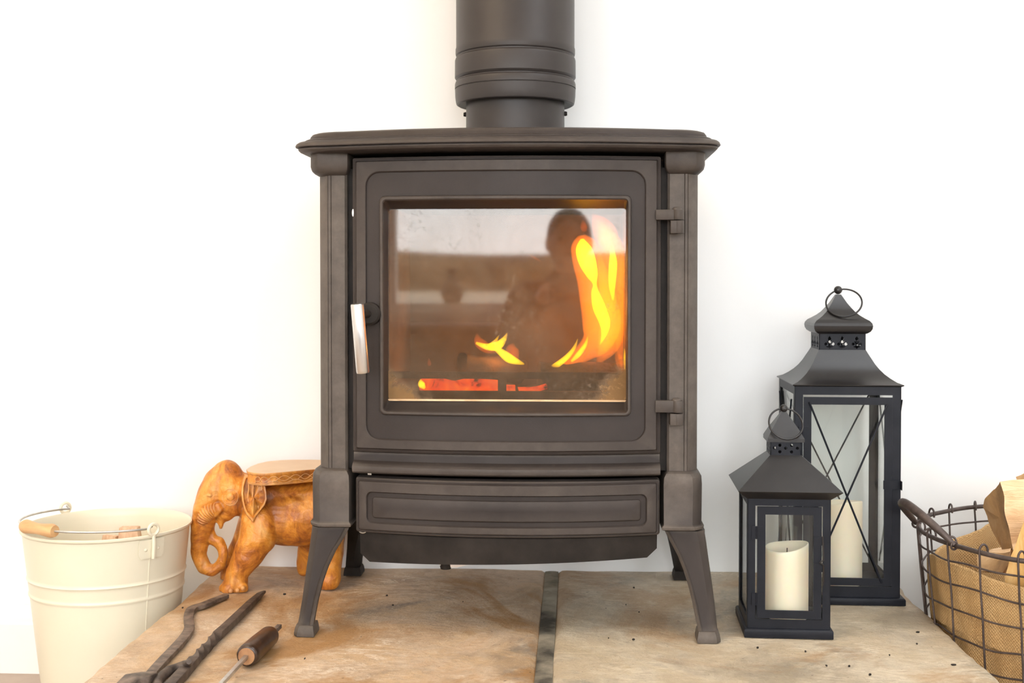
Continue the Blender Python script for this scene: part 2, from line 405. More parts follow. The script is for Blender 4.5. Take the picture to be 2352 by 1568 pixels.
def candle_mat():
    m, nt, b = nodes('ivory_wax')
    v = coords(nt)
    nt.links.new(ramp(nt, [(0.3,(0.90,0.77,0.58)),(0.7,(0.93,0.82,0.65))], noise_n(nt, v, 9, 2, 0.5)).outputs[0], b.inputs['Base Color'])
    b.inputs['Roughness'].default_value = 0.4
    b.inputs['Subsurface Weight'].default_value = 0.35
    b.inputs['Subsurface Radius'].default_value = (0.02, 0.012, 0.006)
    b.inputs['Subsurface Scale'].default_value = 0.6
    return m
M['wax'] = candle_mat()
def thin_glass(name, tint, ior, rough, dirt, dirtcol=(0.30,0.27,0.22), stains=False):
    m, nt, b = nodes(name)
    nt.nodes.remove(b)
    out = nt.nodes['Material Output']
    tr = N(nt, 'ShaderNodeBsdfTransparent'); tr.inputs[0].default_value = (*tint, 1)
    gl = N(nt, 'ShaderNodeBsdfGlossy'); gl.inputs['Roughness'].default_value = rough
    lw = N(nt, 'ShaderNodeLayerWeight'); lw.inputs[0].default_value = 0.5
    pw = N(nt, 'ShaderNodeMath', operation='POWER'); nt.links.new(lw.outputs['Facing'], pw.inputs[0]); pw.inputs[1].default_value = 5.0
    fr = N(nt, 'ShaderNodeMapRange'); nt.links.new(pw.outputs[0], fr.inputs[0]); fr.inputs[3].default_value = ((ior-1)/(ior+1))**2; fr.inputs[4].default_value = 0.9
    mx = N(nt, 'ShaderNodeMixShader')
    nt.links.new(fr.outputs[0], mx.inputs[0]); nt.links.new(tr.outputs[0], mx.inputs[1]); nt.links.new(gl.outputs[0], mx.inputs[2])
    last = mx.outputs[0]
    if dirt:
        df = N(nt, 'ShaderNodeBsdfDiffuse'); df.inputs[0].default_value = (*dirtcol, 1)
        v = coords(nt)
        n = noise_n(nt, v, 9, 7, 0.68, 0.8)
        r = ramp(nt, [(0.35, (dirt*0.35,)*3), (0.62, (dirt,)*3), (0.80, (min(1, dirt*2.2),)*3)], n)
        fac = r.outputs[0]
        if stains:
            # brown tar left on the lower corners and the edges of the pane, speckled soot elsewhere
            uv = N(nt, 'ShaderNodeTexCoord'); sp = N(nt, 'ShaderNodeSeparateXYZ'); nt.links.new(uv.outputs['Generated'], sp.inputs[0])
            def math2(op, a, b_):
                q = N(nt, 'ShaderNodeMath', operation=op)
                for i_, x_ in enumerate((a, b_)):
                    if isinstance(x_, (int, float)): q.inputs[i_].default_value = x_
                    elif x_ is not None: nt.links.new(x_, q.inputs[i_])
                return q.outputs[0]
            xx = math2('ABSOLUTE', math2('SUBTRACT', sp.outputs[0], 0.5), None)      # 0 in the middle, .5 at the sides
            zz = sp.outputs[2]
            corner = math2('SUBTRACT', math2('MULTIPLY', xx, 2.0), math2('MULTIPLY', zz, 1.6))
            corner = math2('ADD', corner, math2('MULTIPLY', math2('SUBTRACT', noise_n(nt, v, 14, 6, 0.7, 0.6), 0.5), 0.9))
            cm_ = ramp(nt, [(0.60, (0,0,0)), (0.80, (0.55,)*3)], corner).outputs[0]
            speck = ramp(nt, [(0.54, (0,0,0)), (0.66, (1,1,1))], noise_n(nt, v, 150, 3, 0.7)).outputs[0]
            patch = ramp(nt, [(0.52, (0,0,0)), (0.64, (0.28,)*3)], noise_n(nt, v, 8, 4, 0.6, 0.5)).outputs[0]
            fac = math2('ADD', math2('ADD', fac, math2('MULTIPLY', speck, patch)), cm_)
            dc = mixc(nt, cm_, dirtcol, (0.30, 0.13, 0.012))
            nt.links.new(dc, df.inputs[0])
        m2 = N(nt, 'ShaderNodeMixShader')
        nt.links.new(fac, m2.inputs[0]); nt.links.new(last, m2.inputs[1]); nt.links.new(df.outputs[0], m2.inputs[2])
        last = m2.outputs[0]
    nt.links.new(last, out.inputs[0])
    return m
M['glass'] = thin_glass('lantern_glass', (0.975,0.985,0.978), 1.40, 0.0, 0)
M['stove_glass'] = thin_glass('sooty_stove_glass', (0.74,0.66,0.56), 1.66, 0.03, 0.20, (0.32,0.235,0.16), stains=True)
def flame_mat(name, col, strength):
    m, nt, b = nodes(name); nt.nodes.remove(b)
    out = nt.nodes['Material Output']
    e = N(nt, 'ShaderNodeEmission'); e.inputs[0].default_value = (*col, 1); e.inputs[1].default_value = strength
    nt.links.new(e.outputs[0], out.inputs['Volume'])
    t = N(nt, 'ShaderNodeBsdfTransparent'); nt.links.new(t.outputs[0], out.inputs['Surface'])
    return m
M['flame_outer'] = flame_mat('flame_orange', (1.0, 0.22, 0.004), 62)
M['flame_core'] = flame_mat('flame_yellow', (1.0, 0.66, 0.008), 330)
M['flame_faint'] = flame_mat('flame_faint', (1.0, 0.19, 0.015), 45)
def ember_mat():
    m, nt, b = nodes('glowing_embers')
    v = coords(nt)
    n = noise_n(nt, v, 22, 5, 0.65, 0.7)
    b.inputs['Base Color'].default_value = (0.05, 0.03, 0.02, 1)
    nt.links.new(ramp(nt, [(0.36,(0.0,0.0,0.0)),(0.46,(0.8,0.05,0.006)),(0.60,(1.0,0.16,0.012)),(0.74,(1,0.50,0.05))], n).outputs[0], b.inputs['Emission Color'])
    b.inputs['Emission Strength'].default_value = 1.5
    b.inputs['Roughness'].default_value = 0.9
    bump(nt, b, n, 0.8, 0.004)
    return m
M['ember'] = ember_mat()

# ------------------------------------------------------------------ the room
FLOORZ = P(50, 1537, Y=P(1300, 1306, z=0).y).z
WALLY = P(1250, 1307, z=0).y
print('WALLY', WALLY, 'FLOORZ', FLOORZ)
XL, XR, CEIL = -2.3, 2.4, 2.06
# fireplace wall
struct(MB().box(XL-0.1, XR+0.1, WALLY, WALLY+0.1, FLOORZ-0.03, CEIL+0.05).build('wall_back', M['plaster']))
struct(MB().box(XL-0.1, XR+0.1, REARY-0.1, WALLY+0.1, FLOORZ-0.08, FLOORZ).build('floor', M['floor_stone']))
struct(MB().box(XL-0.1, XR+0.1, REARY-0.1, WALLY+0.1, CEIL, CEIL+0.06).build('ceiling', M['plaster']))
struct(MB().box(XL-0.1, XL, REARY, WALLY, FLOORZ, CEIL).build('wall_left', M['plaster']))
struct(MB().box(XR, XR+0.1, REARY, WALLY, FLOORZ, CEIL).build('wall_right', M['plaster']))
# wall behind the camera with three window openings
mb = MB()
xs = [XL] + [a for w in sorted(WIN) for a in (w[0], w[1])] + [XR]
for i in range(0, len(xs), 2): mb.box(xs[i], xs[i+1], REARY-0.1, REARY, FLOORZ, CEIL)
for (x0, x1, z0, z1) in WIN:
    mb.box(x0, x1, REARY-0.1, REARY, FLOORZ, z0); mb.box(x0, x1, REARY-0.1, REARY, z1, CEIL)
struct(mb.build('wall_front', M['plaster']))
for i, (x0, x1, z0, z1) in enumerate(sorted(WIN)):
    w = MB(); t = 0.04
    w.box(x0, x0+t, REARY-0.09, REARY-0.03, z0, z1).box(x1-t, x1, REARY-0.09, REARY-0.03, z0, z1)
    w.box(x0+t, x1-t, REARY-0.09, REARY-0.03, z0, z0+t).box(x0+t, x1-t, REARY-0.09, REARY-0.03, z1-t, z1)
    struct(w.build('window_%d' % (i+1), M['white_gloss'], bevel=0.004))
# land outside the window
g = MB(); g.box(-30, 30, -40, REARY-0.12, 0.16, 0.28)
struct(g.build('ground_outside', M['outdoor_ground']))
hd = MB(); rings = []
for i in range(61):
    x = -30 + i
    hh = 1.12 + 0.16*noise.noise(Vector((x*0.35, 3, 0))) + (0.0 if x > -6 else 0.3)
    rings.append([(x, -24, -0.55), (x, -22.6, -0.55), (x, -22.8, hh*0.7), (x, -23.3, hh), (x, -23.8, hh*0.8)])
hd.loft(rings)
struct(hd.build('hedge_bank', M['outdoor_hedge']))

# skirting board
def skirting(x0, x1, name):
    prof = [(0, 0), (0.017, 0), (0.017, 0.088), (0.014, 0.092), (0.0135, 0.099), (0.009, 0.108), (0.0065, 0.116), (0.006, 0.122), (0, 0.122)]
    return struct(MB().loft([[(x, WALLY - d, FLOORZ + h) for d, h in prof] for x in (x0, x1)]).build(name, M['white_gloss'], ang=20))
HX0 = P(351, 1422.7, z=0).x; HX1 = P(2190, 1458, z=0).x; HJ = P(1258, 1430, z=0).x
skirting(XL, HX0+0.005, 'baseboard_left')
skirting(HX1-0.005, XR, 'baseboard_right')

# hearth: two stone slabs on a plinth
HY0 = 1.15
hearth = struct(MB().box(HX0+0.03, HX1-0.03, HY0+0.03, WALLY-0.0, FLOORZ, -0.062).build('hearth', M['plaster']))
def slab(x0, x1, mat, seed, rough_left, rough_right):
    nx, ny = 70, 90; mb = MB(); top = []
    def edge(y, s): return 0.006*noise.noise(Vector((s, y*9, 0))) + 0.003*noise.noise(Vector((s, y*34, 2)))
    for j in range(ny+1):
        y = HY0 + (WALLY-0.001-HY0)*j/ny
        a = x0 + (edge(y, seed) if rough_left else 0.25*edge(y, seed)); b = x1 + (edge(y, seed+5) if rough_right else 0.25*edge(y, seed+5))
        for i in range(nx+1):
            t = i/nx; x = a + (b-a)*t
            z = 0.0022*noise.noise(Vector((x*5+seed, y*6, 0))) + 0.0011*noise.noise(Vector((x*17+seed, y*22, 3))) - 0.0012
            e = min(t*(b-a), (1-t)*(b-a))
            if e < 0.012: z -= 0.006*(1-e/0.012)**2
            top.append(Vector((x, y, z)))
    w = nx+1; fs = []
    for j in range(ny):
        for i in range(nx): fs.append((j*w+i, j*w+i+1, (j+1)*w+i+1, (j+1)*w+i))
    mb.add(top, fs)
    # rim skirts down the thickness
    border = [i for i in range(w)] + [j*w+nx for j in range(1, ny+1)] + [ny*w+i for i in range(nx-1, -1, -1)] + [j*w for j in range(ny-1, 0, -1)]
    nb = len(border)
    prev = border
    for d, ins in ((0.02, 0.0), (0.045, 0.002), (0.062, 0.006)):
        base = len(mb.v)
        for k in border:
            p = top[k]
            mb.v.append(Vector((p.x, p.y, -d + 0.002*noise.noise(p*30))))
        cur = list(range(base, base+nb))
        for k in range(nb):
            l = (k+1) % nb
            mb.f.append((prev[k], prev[l], cur[l], cur[k]))
        prev = cur
    mb.f.append(tuple(prev))
    return mb.build('stone_slab', mat, hearth, ang=50)
JW = 0.0095
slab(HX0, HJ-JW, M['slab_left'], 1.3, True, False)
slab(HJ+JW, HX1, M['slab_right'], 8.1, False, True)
mb = MB(); rr = []
for j in range(81):
    y = HY0 + 0.002 + (WALLY-0.002-HY0)*j/80
    z = -0.0030 + 0.0005*noise.noise(Vector((2, y*25, 0)))
    rr.append([(HJ-JW-0.002, y, z-0.001), (HJ-JW*0.5, y, z), (HJ+JW*0.5, y, z), (HJ+JW+0.002, y, z-0.001), (HJ+JW+0.002, y, -0.055), (HJ-JW-0.002, y, -0.055)])
mb.loft(rr)
mb.build('mortar_joint', M['mortar'], hearth)
# ------------------------------------------------------------------ wood stove
Y0 = (P(697, 1464, z=0).y + P(1630, 1470, z=0).y)/2 + 0.018       # front plane of the columns
def fx(px, Y=None): return P(px, 720, Y=Y0 if Y is None else Y).x
def fz(py, Y=None): return P(1167, py, Y=Y0 if Y is None else Y).z
XC = (fx(729) + fx(1605))/2
S = 1.0/(fx(1168) - fx(1167))
print('Y0', Y0, 'XC', XC, 'px/m', S, 'fz top', fz(290), 'fz foot', fz(1466))
def ux(px): return fx(px) - XC          # distance right of the stove centre line
HB = (fx(1605) - fx(729))/2             # half width over the columns
stove = thing('wood_burning_stove', 'dark brown-black cast iron wood burning stove with a fire behind its glass door', 'stove', (XC, Y0, 0))
iron = M['iron']
YB = 0.30                               # depth of the body behind the front plane
def bowed(hw, sag):                     # curve a flat piece forward in the middle
    return lambda p: (p.x, p.y - sag*max(0.0, 1 - (p.x/hw)**2), p.z)

def chamfer_poly(x0, x1, y0, y1, c, side):
    """plan of a corner piece: front edge y0, chamfered on its outer side; x0 inner, x1 outer (positive), mirrored by side"""
    pts = [(x0, y0), (x1-c, y0), (x1-c*0.25, y0+c*0.75), (x1, y0+c*1.6), (x1, y1), (x0, y1)]
    return [(side*x, y) for x, y in pts]
hwi = ux(1533); hwo = HB
ch = ux(1605)-ux(1583)
for side in (-1, 1):
    inner = -ux(797) if side < 0 else ux(1533); outer = HB
    # column with two fine grooves beside the chamfer
    x1 = outer; c = ch; gx = x1 - c
    prof = [(inner, 0.004), (inner+0.003, 0), (gx-0.0075, 0), (gx-0.0067, 0.0009), (gx-0.006, 0.0), (gx-0.003, 0.0), (gx-0.0022, 0.0012), (gx-0.0012, 0.0006), (gx+0.001, 0.003), (x1-0.003, 0.014), (x1, 0.020), (x1, YB), (inner, YB)]
    z0, z1 = fz(1082), fz(398)
    MB().loft([[(side*x, y, z) for x, y in prof] for z in (z0, z1)]).build('column', iron, stove, ang=15)
    # column cap under the top plate
    ci = -ux(803) if side < 0 else ux(1527); co = -ux(711) if side < 0 else ux(1620)
    rings = []
    for z, ins, fwd in [(fz(350), 0.0, 0.012), (fz(380), 0.0, 0.012), (fz(390), 0.0015, 0.010), (fz(396), 0.005, 0.006), (fz(402), 0.011, -0.001)]:
        rings.append([(p[0], p[1], z) for p in chamfer_poly(ci+ins*0.5, co-ins, -fwd, YB+0.01, 0.014, side)])
    MB().loft(rings).build('column_cap', iron, stove, bevel=0.002)
    # sleeve above the leg
    bi = -ux(805) if side < 0 else ux(1523); bo = -ux(711) if side < 0 else ux(1617)
    rings = []
    for z, ins in [(fz(1212), 0.003), (fz(1209), -0.0015), (fz(1204), -0.002), (fz(1200), 0.0005), (fz(1197), 0.0012), (fz(1110), 0.0008), (fz(1092), 0.0015), (fz(1083), 0.0045), (fz(1078), 0.010)]:
        rings.append([(p[0], p[1], z) for p in chamfer_poly(bi+ins, bo-ins, -0.012+ins, 0.085, 0.015, side)])
    MB().loft(rings).build('leg_sleeve', iron, stove, ang=30)
    # front leg, curved and flared
    if side < 0: rows = [(1214, 800, 712), (1222, 797, 711.5), (1240, 787, 709.5), (1270, 769, 706), (1305, 753, 701), (1340, 741, 697), (1380, 731, 692), (1420, 724, 686), (1441, 722, 683)]
    else: rows = [(1214, 1528, 1622), (1222, 1532, 1622), (1240, 1542, 1625), (1270, 1558, 1629), (1305, 1572, 1634), (1340, 1583, 1639), (1380, 1593, 1644), (1420, 1601, 1648), (1446, 1605, 1650)]
    def leg_mb(rear=False):
        mb = MB(); rings = []
        n = len(rows)
        for k, (py, a, b) in enumerate(rows):
            t = k/(n-1)
            z = fz(py); z = max(z, 0.012)
            fwd = -0.006 - 0.012*t*t
            dep = 0.075*(1-t)**1.4 + 0.026
            xi, xo = side*ux(a), side*ux(b)
            cc = 0.012 - 0.003*t
            yb = fwd + dep
            rings.append([(side*xi, fwd+0.002, z), (side*(xi+0.0035), fwd-0.001, z), (side*(xi+0.0065), fwd+0.0025, z), (side*(xo-cc), fwd+0.0025, z), (side*(xo-cc*0.3), fwd+cc*0.7, z), (side*xo, fwd+cc*1.3, z), (side*xo, yb, z), (side*(xi+0.010), yb, z), (side*xi, fwd+0.012, z)])
        mb.loft(rings)
        xi, xo = side*ux(rows[-1][1]), side*ux(rows[-1][2])
        y0 = -0.018
        # toe pad
        mb.loft([[(side*(xi-i), y0-j, z), (side*(xo+i-0.006), y0-j, z), (side*(xo+i), y0-j+0.008, z), (side*(xo+i), y0+0.030, z), (side*(xi-i), y0+0.030, z)]
                 for z, i, j in [(0.0, 0.0028, 0.006), (0.003, 0.003, 0.0065), (0.010, 0.0018, 0.005), (0.0145, 0.0005, 0.001)]])
        return mb
    leg_mb().build('leg', iron, stove, ang=32)
    rl = leg_mb(); rl.warp(lambda p: (p.x - side*0.004, (WALLY - Y0 - 0.035) - p.y - 0.018, p.z))
    rl.build('leg', M['black_iron'], stove, ang=32)
    # side plate between the columns
    xo = side*(HB-0.012)
    MB().box(min(xo, xo-side*0.008), max(xo, xo-side*0.008), 0.05, YB, fz(1180), fz(380)).build('side_plate', M['black_iron'], stove)

# firebox shell: back, floor, roof (side plates close it)
zt, zb = fz(352), fz(1180)
hwI = HB - 0.028
MB().box(-hwI, hwI, YB-0.01, YB, zb, zt).build('back_plate', M['black_iron'], stove)
MB().box(-hwI, hwI, 0.045, YB-0.011, zt-0.006, zt).build('firebox_roof', M['black_iron'], stove)
MB().box(-hwI, hwI, 0.02, YB-0.011, fz(960)-0.006, fz(960)).build('firebox_floor', M['black_iron'], stove)
# front frame behind the door: jambs, head and rail
MB().box(-hwI, ux(880), 0.012, 0.020, fz(1080), fz(385)).build('front_jamb', M['black_iron'], stove)
MB().box(ux(1448), hwI, 0.012, 0.020, fz(1080), fz(385)).build('front_jamb', M['black_iron'], stove)
MB().box(ux(880), ux(1448), 0.012, 0.020, fz(455), fz(385)).build('front_head', M['black_iron'], stove)
MB().box(ux(880), ux(1448), 0.012, 0.020, fz(1080), fz(946)).build('front_rail', M['black_iron'], stove)
MB().box(-hwI+0.001, hwI-0.001, 0.0455, 0.050, fz(398), zt-0.007).build('inner_baffle', M['black_iron'], stove)
MB().box(-hwI+0.001, hwI-0.001, 0.021, 0.050, fz(402), fz(398)-0.0003).build('inner_baffle', M['black_iron'], stove)
# fire bricks: back wall and two cheeks
bx0, bx1, bz0, bz1 = ux(868), ux(1462), fz(960), fz(470)
nb = 1
for i in range(nb):
    a = bx0 + (bx1-bx0)*i/nb; b_ = bx0 + (bx1-bx0)*(i+1)/nb
    MB().box(a+0.0012, b_-0.0012, YB-0.04, YB-0.012, bz0+0.0005, bz1).build('fire_brick', M['brick'], stove, bevel=0.002)
for sx_ in (-1, 1):
    for j in range(1):
        y0_, y1_ = 0.030, YB-0.045
        x_ = bx0-0.006 if sx_ < 0 else bx1+0.006
        MB().box(min(x_, x_-sx_*0.018), max(x_, x_-sx_*0.018), y0_, y1_, bz0+0.0005, bz1).build('fire_brick', M['brick'], stove, bevel=0.002)
# log retainer bars across the front of the fire
for py in (866,):
    MB().bar([(bx0+0.004, 0.034, fz(py)), (bx1-0.004, 0.034, fz(py))], 0.007, 0.010).build('log_retainer', M['char'], stove)
MB().box(ux(1150)-0.006, ux(1150)+0.006, 0.031, 0.038, fz(958), fz(868)).build('retainer_post', M['char'], stove)
MB().box(bx0+0.004, bx1-0.004, 0.030, 0.040, fz(959), fz(903)).build('grate_front', M['char'], stove)

# top plate: tiers of moulding, bowed front with canted corners
def plate_outline(inset, z):
    hw = HB; L = ux(1653) + 0.0; L = (ux(1653) - ux(681))/2 - inset
    yb = YB + 0.02 - inset*0.4; yf = -0.034 + inset
    pts = []
    c = 0.042 + inset*0.1
    pts.append((-L, yb)); pts.append((-L, yf+c+0.012)); 
    for k in range(7):
        a = PI + (PI/2)*k/6*1.0
        pts.append((-L+c+c*math.cos(a)*1.0, yf+c*0.75+c*0.75*math.sin(a)))
    n = 24
    for k in range(1, n):
        x = (-L+c) + (2*L-2*c)*k/n; pts.append((x, yf - 0.036*(1-(x/(L-c))**2)))
    for k in range(7):
        a = 1.5*PI + (PI/2)*k/6
        pts.append((L-c+c*math.cos(a), yf+c*0.75+c*0.75*math.sin(a)))
    pts.append((L, yf+c+0.012)); pts.append((L, yb))
    off = (ux(1653)+ux(681))/2
    return [(x+off*0.5, y, z) for x, y in pts]
zz = lambda py: P(1167, py, Y=Y0-0.03).z
prof = [(0.060, zz(347)), (0.018, zz(347)), (0.011, zz(346)), (0.0060, zz(343)), (0.0035, zz(338.5)), (0.0032, zz(335.5)), (0.0045, zz(334)), (0.0045, zz(333.2)), (0.0003, zz(332.4)), (0.0, zz(330)), (0.0012, zz(325)), (0.0045, zz(320)), (0.0095, zz(317)), (0.0115, zz(316.2)), (0.0118, zz(314.2)), (0.0140, zz(312)), (0.0165, zz(311)), (0.0172, zz(309)), (0.0180, zz(305)), (0.0205, zz(299)), (0.026, zz(295)), (0.036, zz(293.5)), (0.12, zz(293.5))]
# the underside edge sits lower at the ends, as cast
MB().loft([plate_outline(i, z) for i, z in prof]).build('top_plate', iron, stove, ang=25)

# door
dcx = (ux(812)+ux(1517))/2; dcz = (fz(362)+fz(1036))/2
dhx = (ux(1517)-ux(812))/2; dhz = (fz(362)-fz(1036))/2
def from_px(x0, x1, y0, y1): return (ux(x1)-ux(x0))/2, (fz(y0)-fz(y1))/2, (ux(x0)+ux(x1))/2, (fz(y0)+fz(y1))/2
def L_(x0, x1, y0, y1, r, y): 
    hx, hz, cx, cz = from_px(x0, x1, y0, y1)
    return rrect(hx, hz, r, cx, cz, y, ns=26, nc=7)
loops = [L_(812,1517,362,1038, 0.003, 0.010), L_(812,1517,362,1038, 0.003, -0.004), L_(813,1516,363,1036, 0.003, -0.006),
         L_(817,1513,366,1034, 0.003, -0.007), L_(820,1510,370,1030, 0.002, -0.0075), L_(822,1507,371.5,1028, 0.002, -0.011), L_(823.5,1505.5,373,1026.5, 0.002, -0.012),
         L_(843.5,1482.5,394.5,1008.5, 0.020, -0.012), L_(845,1481,396,1007, 0.020, -0.0112), L_(846.5,1479.5,398,1005, 0.019, -0.0085), L_(849,1477,400.5,1002.5, 0.018, -0.0085),
         L_(876,1449,451,951, 0.008, -0.0085), L_(877.5,1447.5,452.5,949, 0.008, -0.0128), L_(880,1445,455,946.5, 0.008, -0.0142), L_(884,1441.5,459,943, 0.006, -0.0142),
         L_(886,1440,462,941, 0.005, -0.012), L_(887,1439.5,465,938, 0.005, 0.000), L_(889.5,1439,478,922, 0.005, 0.008), L_(890,1438.5,480,920, 0.005, 0.0105),
         L_(886,1442,476,925, 0.005, 0.013)]
def dbow(p):
    if p.y > 0.009: return p
    w = max(0, 1-((p.x-dcx)/dhx)**2); sag = 0.026
    if p.y > -0.004: sag *= max(0.0, (0.008-p.y)/0.012)
    return Vector((p.x, p.y - sag*w, p.z))
door = MB().loft(loops, False, False).warp(dbow).build('door', iron, stove, ang=28)
# pane
ghx, ghz, gcx, gcz = from_px(888, 1440, 478, 922)
pane = MB().loft([rrect(ghx, ghz, 0.004, gcx, gcz, y, 8, 4) for y in (0.0085, 0.0115)]).build('pane', M['stove_glass'], door, ang=30)
pane['label'] = 'sooty glass pane reflecting the room'
seal = MB().loft([L_(889,1439.5,918.5,922.5, 0.001, 0.0055), L_(889,1439.5,918.5,922.5, 0.001, 0.0085)]).build('glass_seal', M['split_wood'], door)
seal['label'] = 'pale rope seal along the lower edge of the glass'
# hinges: arm on the door, knuckles on the column, pin head
for (pa, pb, pc) in ((484, 507, 538), (915, 942, 970)):
    arm = MB()
    zA, zB = fz(pb), fz(pa)
    arm.loft([[(ux(x), y, z) for x, y in ((1504, -0.017), (1530, -0.019), (1556, -0.021), (1556, -0.008), (1530, -0.008), (1504, -0.006))] for z in (zA, zB)])
    arm.lathe([(0.0075, zA), (0.0075, zB)], (ux(1555), -0.0165, 0), 20)
    arm.build('hinge_arm', iron, door, bevel=0.0008)
    kn = MB().lathe([(0.0078, fz(pc)), (0.0078, fz(pb+2))], (ux(1555.5), -0.0165, 0), 20)
    kn.box(ux(1537), ux(1556), -0.0235, 0.002, fz(pc), fz(pb+2))
    kn.build('hinge_knuckle', iron, stove, bevel=0.0008)
    MB().lathe([(0.0065, fz(pa)-0.0002), (0.0065, fz(pa-3)), (0.004, fz(pa-6))], (ux(1552), -0.0165, 0), 16).build('hinge_pin', iron, stove)
# handle
ha, hb_ = Vector((ux(838), -0.060, fz(696))), Vector((ux(848), -0.052, fz(851)))
hub = MB().lathe([(0.0155, 0.0), (0.0165, 0.004), (0.0160, 0.016), (0.013, 0.019)], (0,0,0), 28)
hub.xf(Matrix.Translation((ux(855), -0.010, fz(720))) @ Matrix.Rotation(PI/2, 4, 'X')).build('handle_hub', M['black_iron'], door, ang=30)
MB().tube([(ux(852), -0.026, fz(720)), (ux(846), -0.045, fz(716)), ha+Vector((0.001,0.004,-0.012))], 0.006, 12).build('handle_stem', M['black_iron'], door)
h = MB().tube([ha, ha.lerp(hb_, 0.02), ha.lerp(hb_, 0.5), ha.lerp(hb_, 0.98), hb_], [0.0085,0.0093,0.0093,0.0093,0.0085], 28).build('handle', M['steel'], door)
h['label'] = 'brushed steel handle bar'

chip = MB().sphere((ux(813.5), -0.0062, fz(488)), (0.0017, 0.0012, 0.0058), 10, 8).build('paint_chip', M['plaster'], door)
chip['label'] = 'small pale chip on the edge of the door'
# rail under the door
def profx(xa, xb, prof, sag, name, mat, n=30, ang=30):
    rings = []
    hw = (ux(xb)-ux(xa))/2; c = (ux(xb)+ux(xa))/2
    for k in range(n+1):
        x = ux(xa) + (ux(xb)-ux(xa))*k/n
        w = 1-((x-c)/hw)**2
        rings.append([(x, y - sag*w if y < 0.02 else y, z) for y, z in prof])
    return MB().loft(rings).build(name, mat, stove, ang=ang)
profx(812, 1516, [(0.030, fz(1086)), (-0.004, fz(1086)), (-0.011, fz(1085)), (-0.0145, fz(1081)), (-0.0155, fz(1075)), (-0.0145, fz(1069)), (-0.011, fz(1064)), (-0.0045, fz(1060.5)), (-0.0015, fz(1058)), (-0.0008, fz(1045)), (0.0002, fz(1039.5)), (0.030, fz(1039.5))], 0.026, 'lower_rail', iron)
# ash drawer front
loops = [L_(818,1516,1095,1222, 0.004, 0.012), L_(818,1516,1095,1222, 0.004, -0.004), L_(819,1515,1096,1221, 0.004, -0.0075), L_(822,1512,1099,1217.5, 0.004, -0.009), L_(825,1509,1102,1216.5, 0.003, -0.0088), L_(827,1507,1104,1214, 0.003, -0.0118), L_(830,1505,1106,1212, 0.003, -0.0125),
         L_(844,1486,1126,1199, 0.0085, -0.0125), L_(845.5,1484.5,1127,1198, 0.0085, -0.0115), L_(847,1483,1129,1196, 0.008, -0.0088), L_(858,1472,1138,1187, 0.005, -0.0088), L_(860,1470,1139.5,1185, 0.004, -0.0108), L_(863,1467,1142,1183, 0.004, -0.0115), L_(880,1450,1161.8,1162.2, 0.0001, -0.0115)]
c2, h2 = (ux(818)+ux(1516))/2, (ux(1516)-ux(818))/2
MB().loft(loops, True, True).warp(lambda p: (p.x, p.y - 0.032*(1-((p.x-c2)/h2)**2), p.z)).build('ash_drawer', iron, stove, ang=28)
# ash lip below
n = 30; rings = []
for k in range(n+1):
    x = ux(824) + (ux(1511)-ux(824))*k/n
    w = 1-((x-c2)/h2)**2
    s__ = (x-c2)/h2; zb_ = fz(1285 - 9.5*s__ + 1.5*s__*s__); zt_ = fz(1226)
    if k == 0: zb_ += 0.012
    if k == n: zb_ += 0.012
    yy = 0.010 - 0.040*w
    rings.append([(x, yy, zb_), (x, yy-0.004, zt_), (x, yy+0.004, zt_+0.006), (x, 0.06, zt_+0.006), (x, 0.06, zb_), (x, yy+0.006, zb_)])
MB().loft(rings).build('ash_lip', M['black_iron'], stove, ang=30)
# air lever under the lip
MB().lathe([(0.0075, 0.0), (0.0085, 0.004), (0.006, 0.018)], (ux(1021), 0.012, fz(1312)), 16).build('air_lever_knob', M['black_iron'], stove)
MB().loft([[(ux(992), y, fz(1288)), (ux(1012), y, fz(1306)), (ux(1046), y, fz(1308)), (ux(1120), y, fz(1288))] for y in (0.008, 0.030)]).build('air_slide', M['steel'], stove)
# little ring hanging under the left end of the drawer
MB().tube([(ux(833)+0.006*math.cos(a), -0.004, fz(1216)+0.006*math.sin(a)) for a in [2*PI*k/20 for k in range(20)]], 0.0011, 6, closed=True).build('wire_ring', M['bright_metal'], stove)
# underside pan
MB().box(ux(845), ux(1488), 0.062, YB-0.02, fz(1262), fz(1182)).build('under_pan', M['black_iron'], stove)

# flue
PY = WALLY - 0.115
pcx = P(1183.5, 150, Y=PY).x
def pz(py): return P(1183.5, py, Y=PY).z
def prx(hw): return hw*PY/F
flue = thing('flue_pipe', 'brown-black flue pipe with ribbed collar rising from the top of the stove', 'stove pipe', (pcx, PY, 0))
ztop = P(1167, 293, Y=Y0-0.03).z
MB().lathe([(prx(113), ztop+0.0005), (prx(112.5), pz(236))], n=72).build('lower_pipe', M['pipe'], flue, ang=25)
up = [(prx(112.6), pz(236)), (prx(131), pz(243)), (prx(134.5), pz(241)), (prx(136), pz(236)), (prx(137.5), pz(224)), (prx(138), pz(208)), (prx(136.4), pz(207)), (prx(136.6), pz(206)), (prx(138.3), pz(205.5)), (prx(138.2), pz(196)), (prx(136.5), pz(190.5)), (prx(133.2), pz(187.5)), (prx(133.2), pz(185.5)), (prx(136.5), pz(183)), (prx(138.3), pz(180)),
      (prx(138), pz(142)), (prx(136.5), pz(137)), (prx(133), pz(134)), (prx(133), pz(131.5)), (prx(136), pz(129)), (prx(136.8), pz(125)), (prx(136.6), pz(115)), (prx(135.3), pz(112)), (prx(135.2), CEIL-0.002)]
up = [(r, z if i < len(up)-1 else CEIL-0.002) for i, (r, z) in enumerate(up)]
MB().lathe(up, n=96).build('upper_pipe', M['pipe'], flue, ang=28)
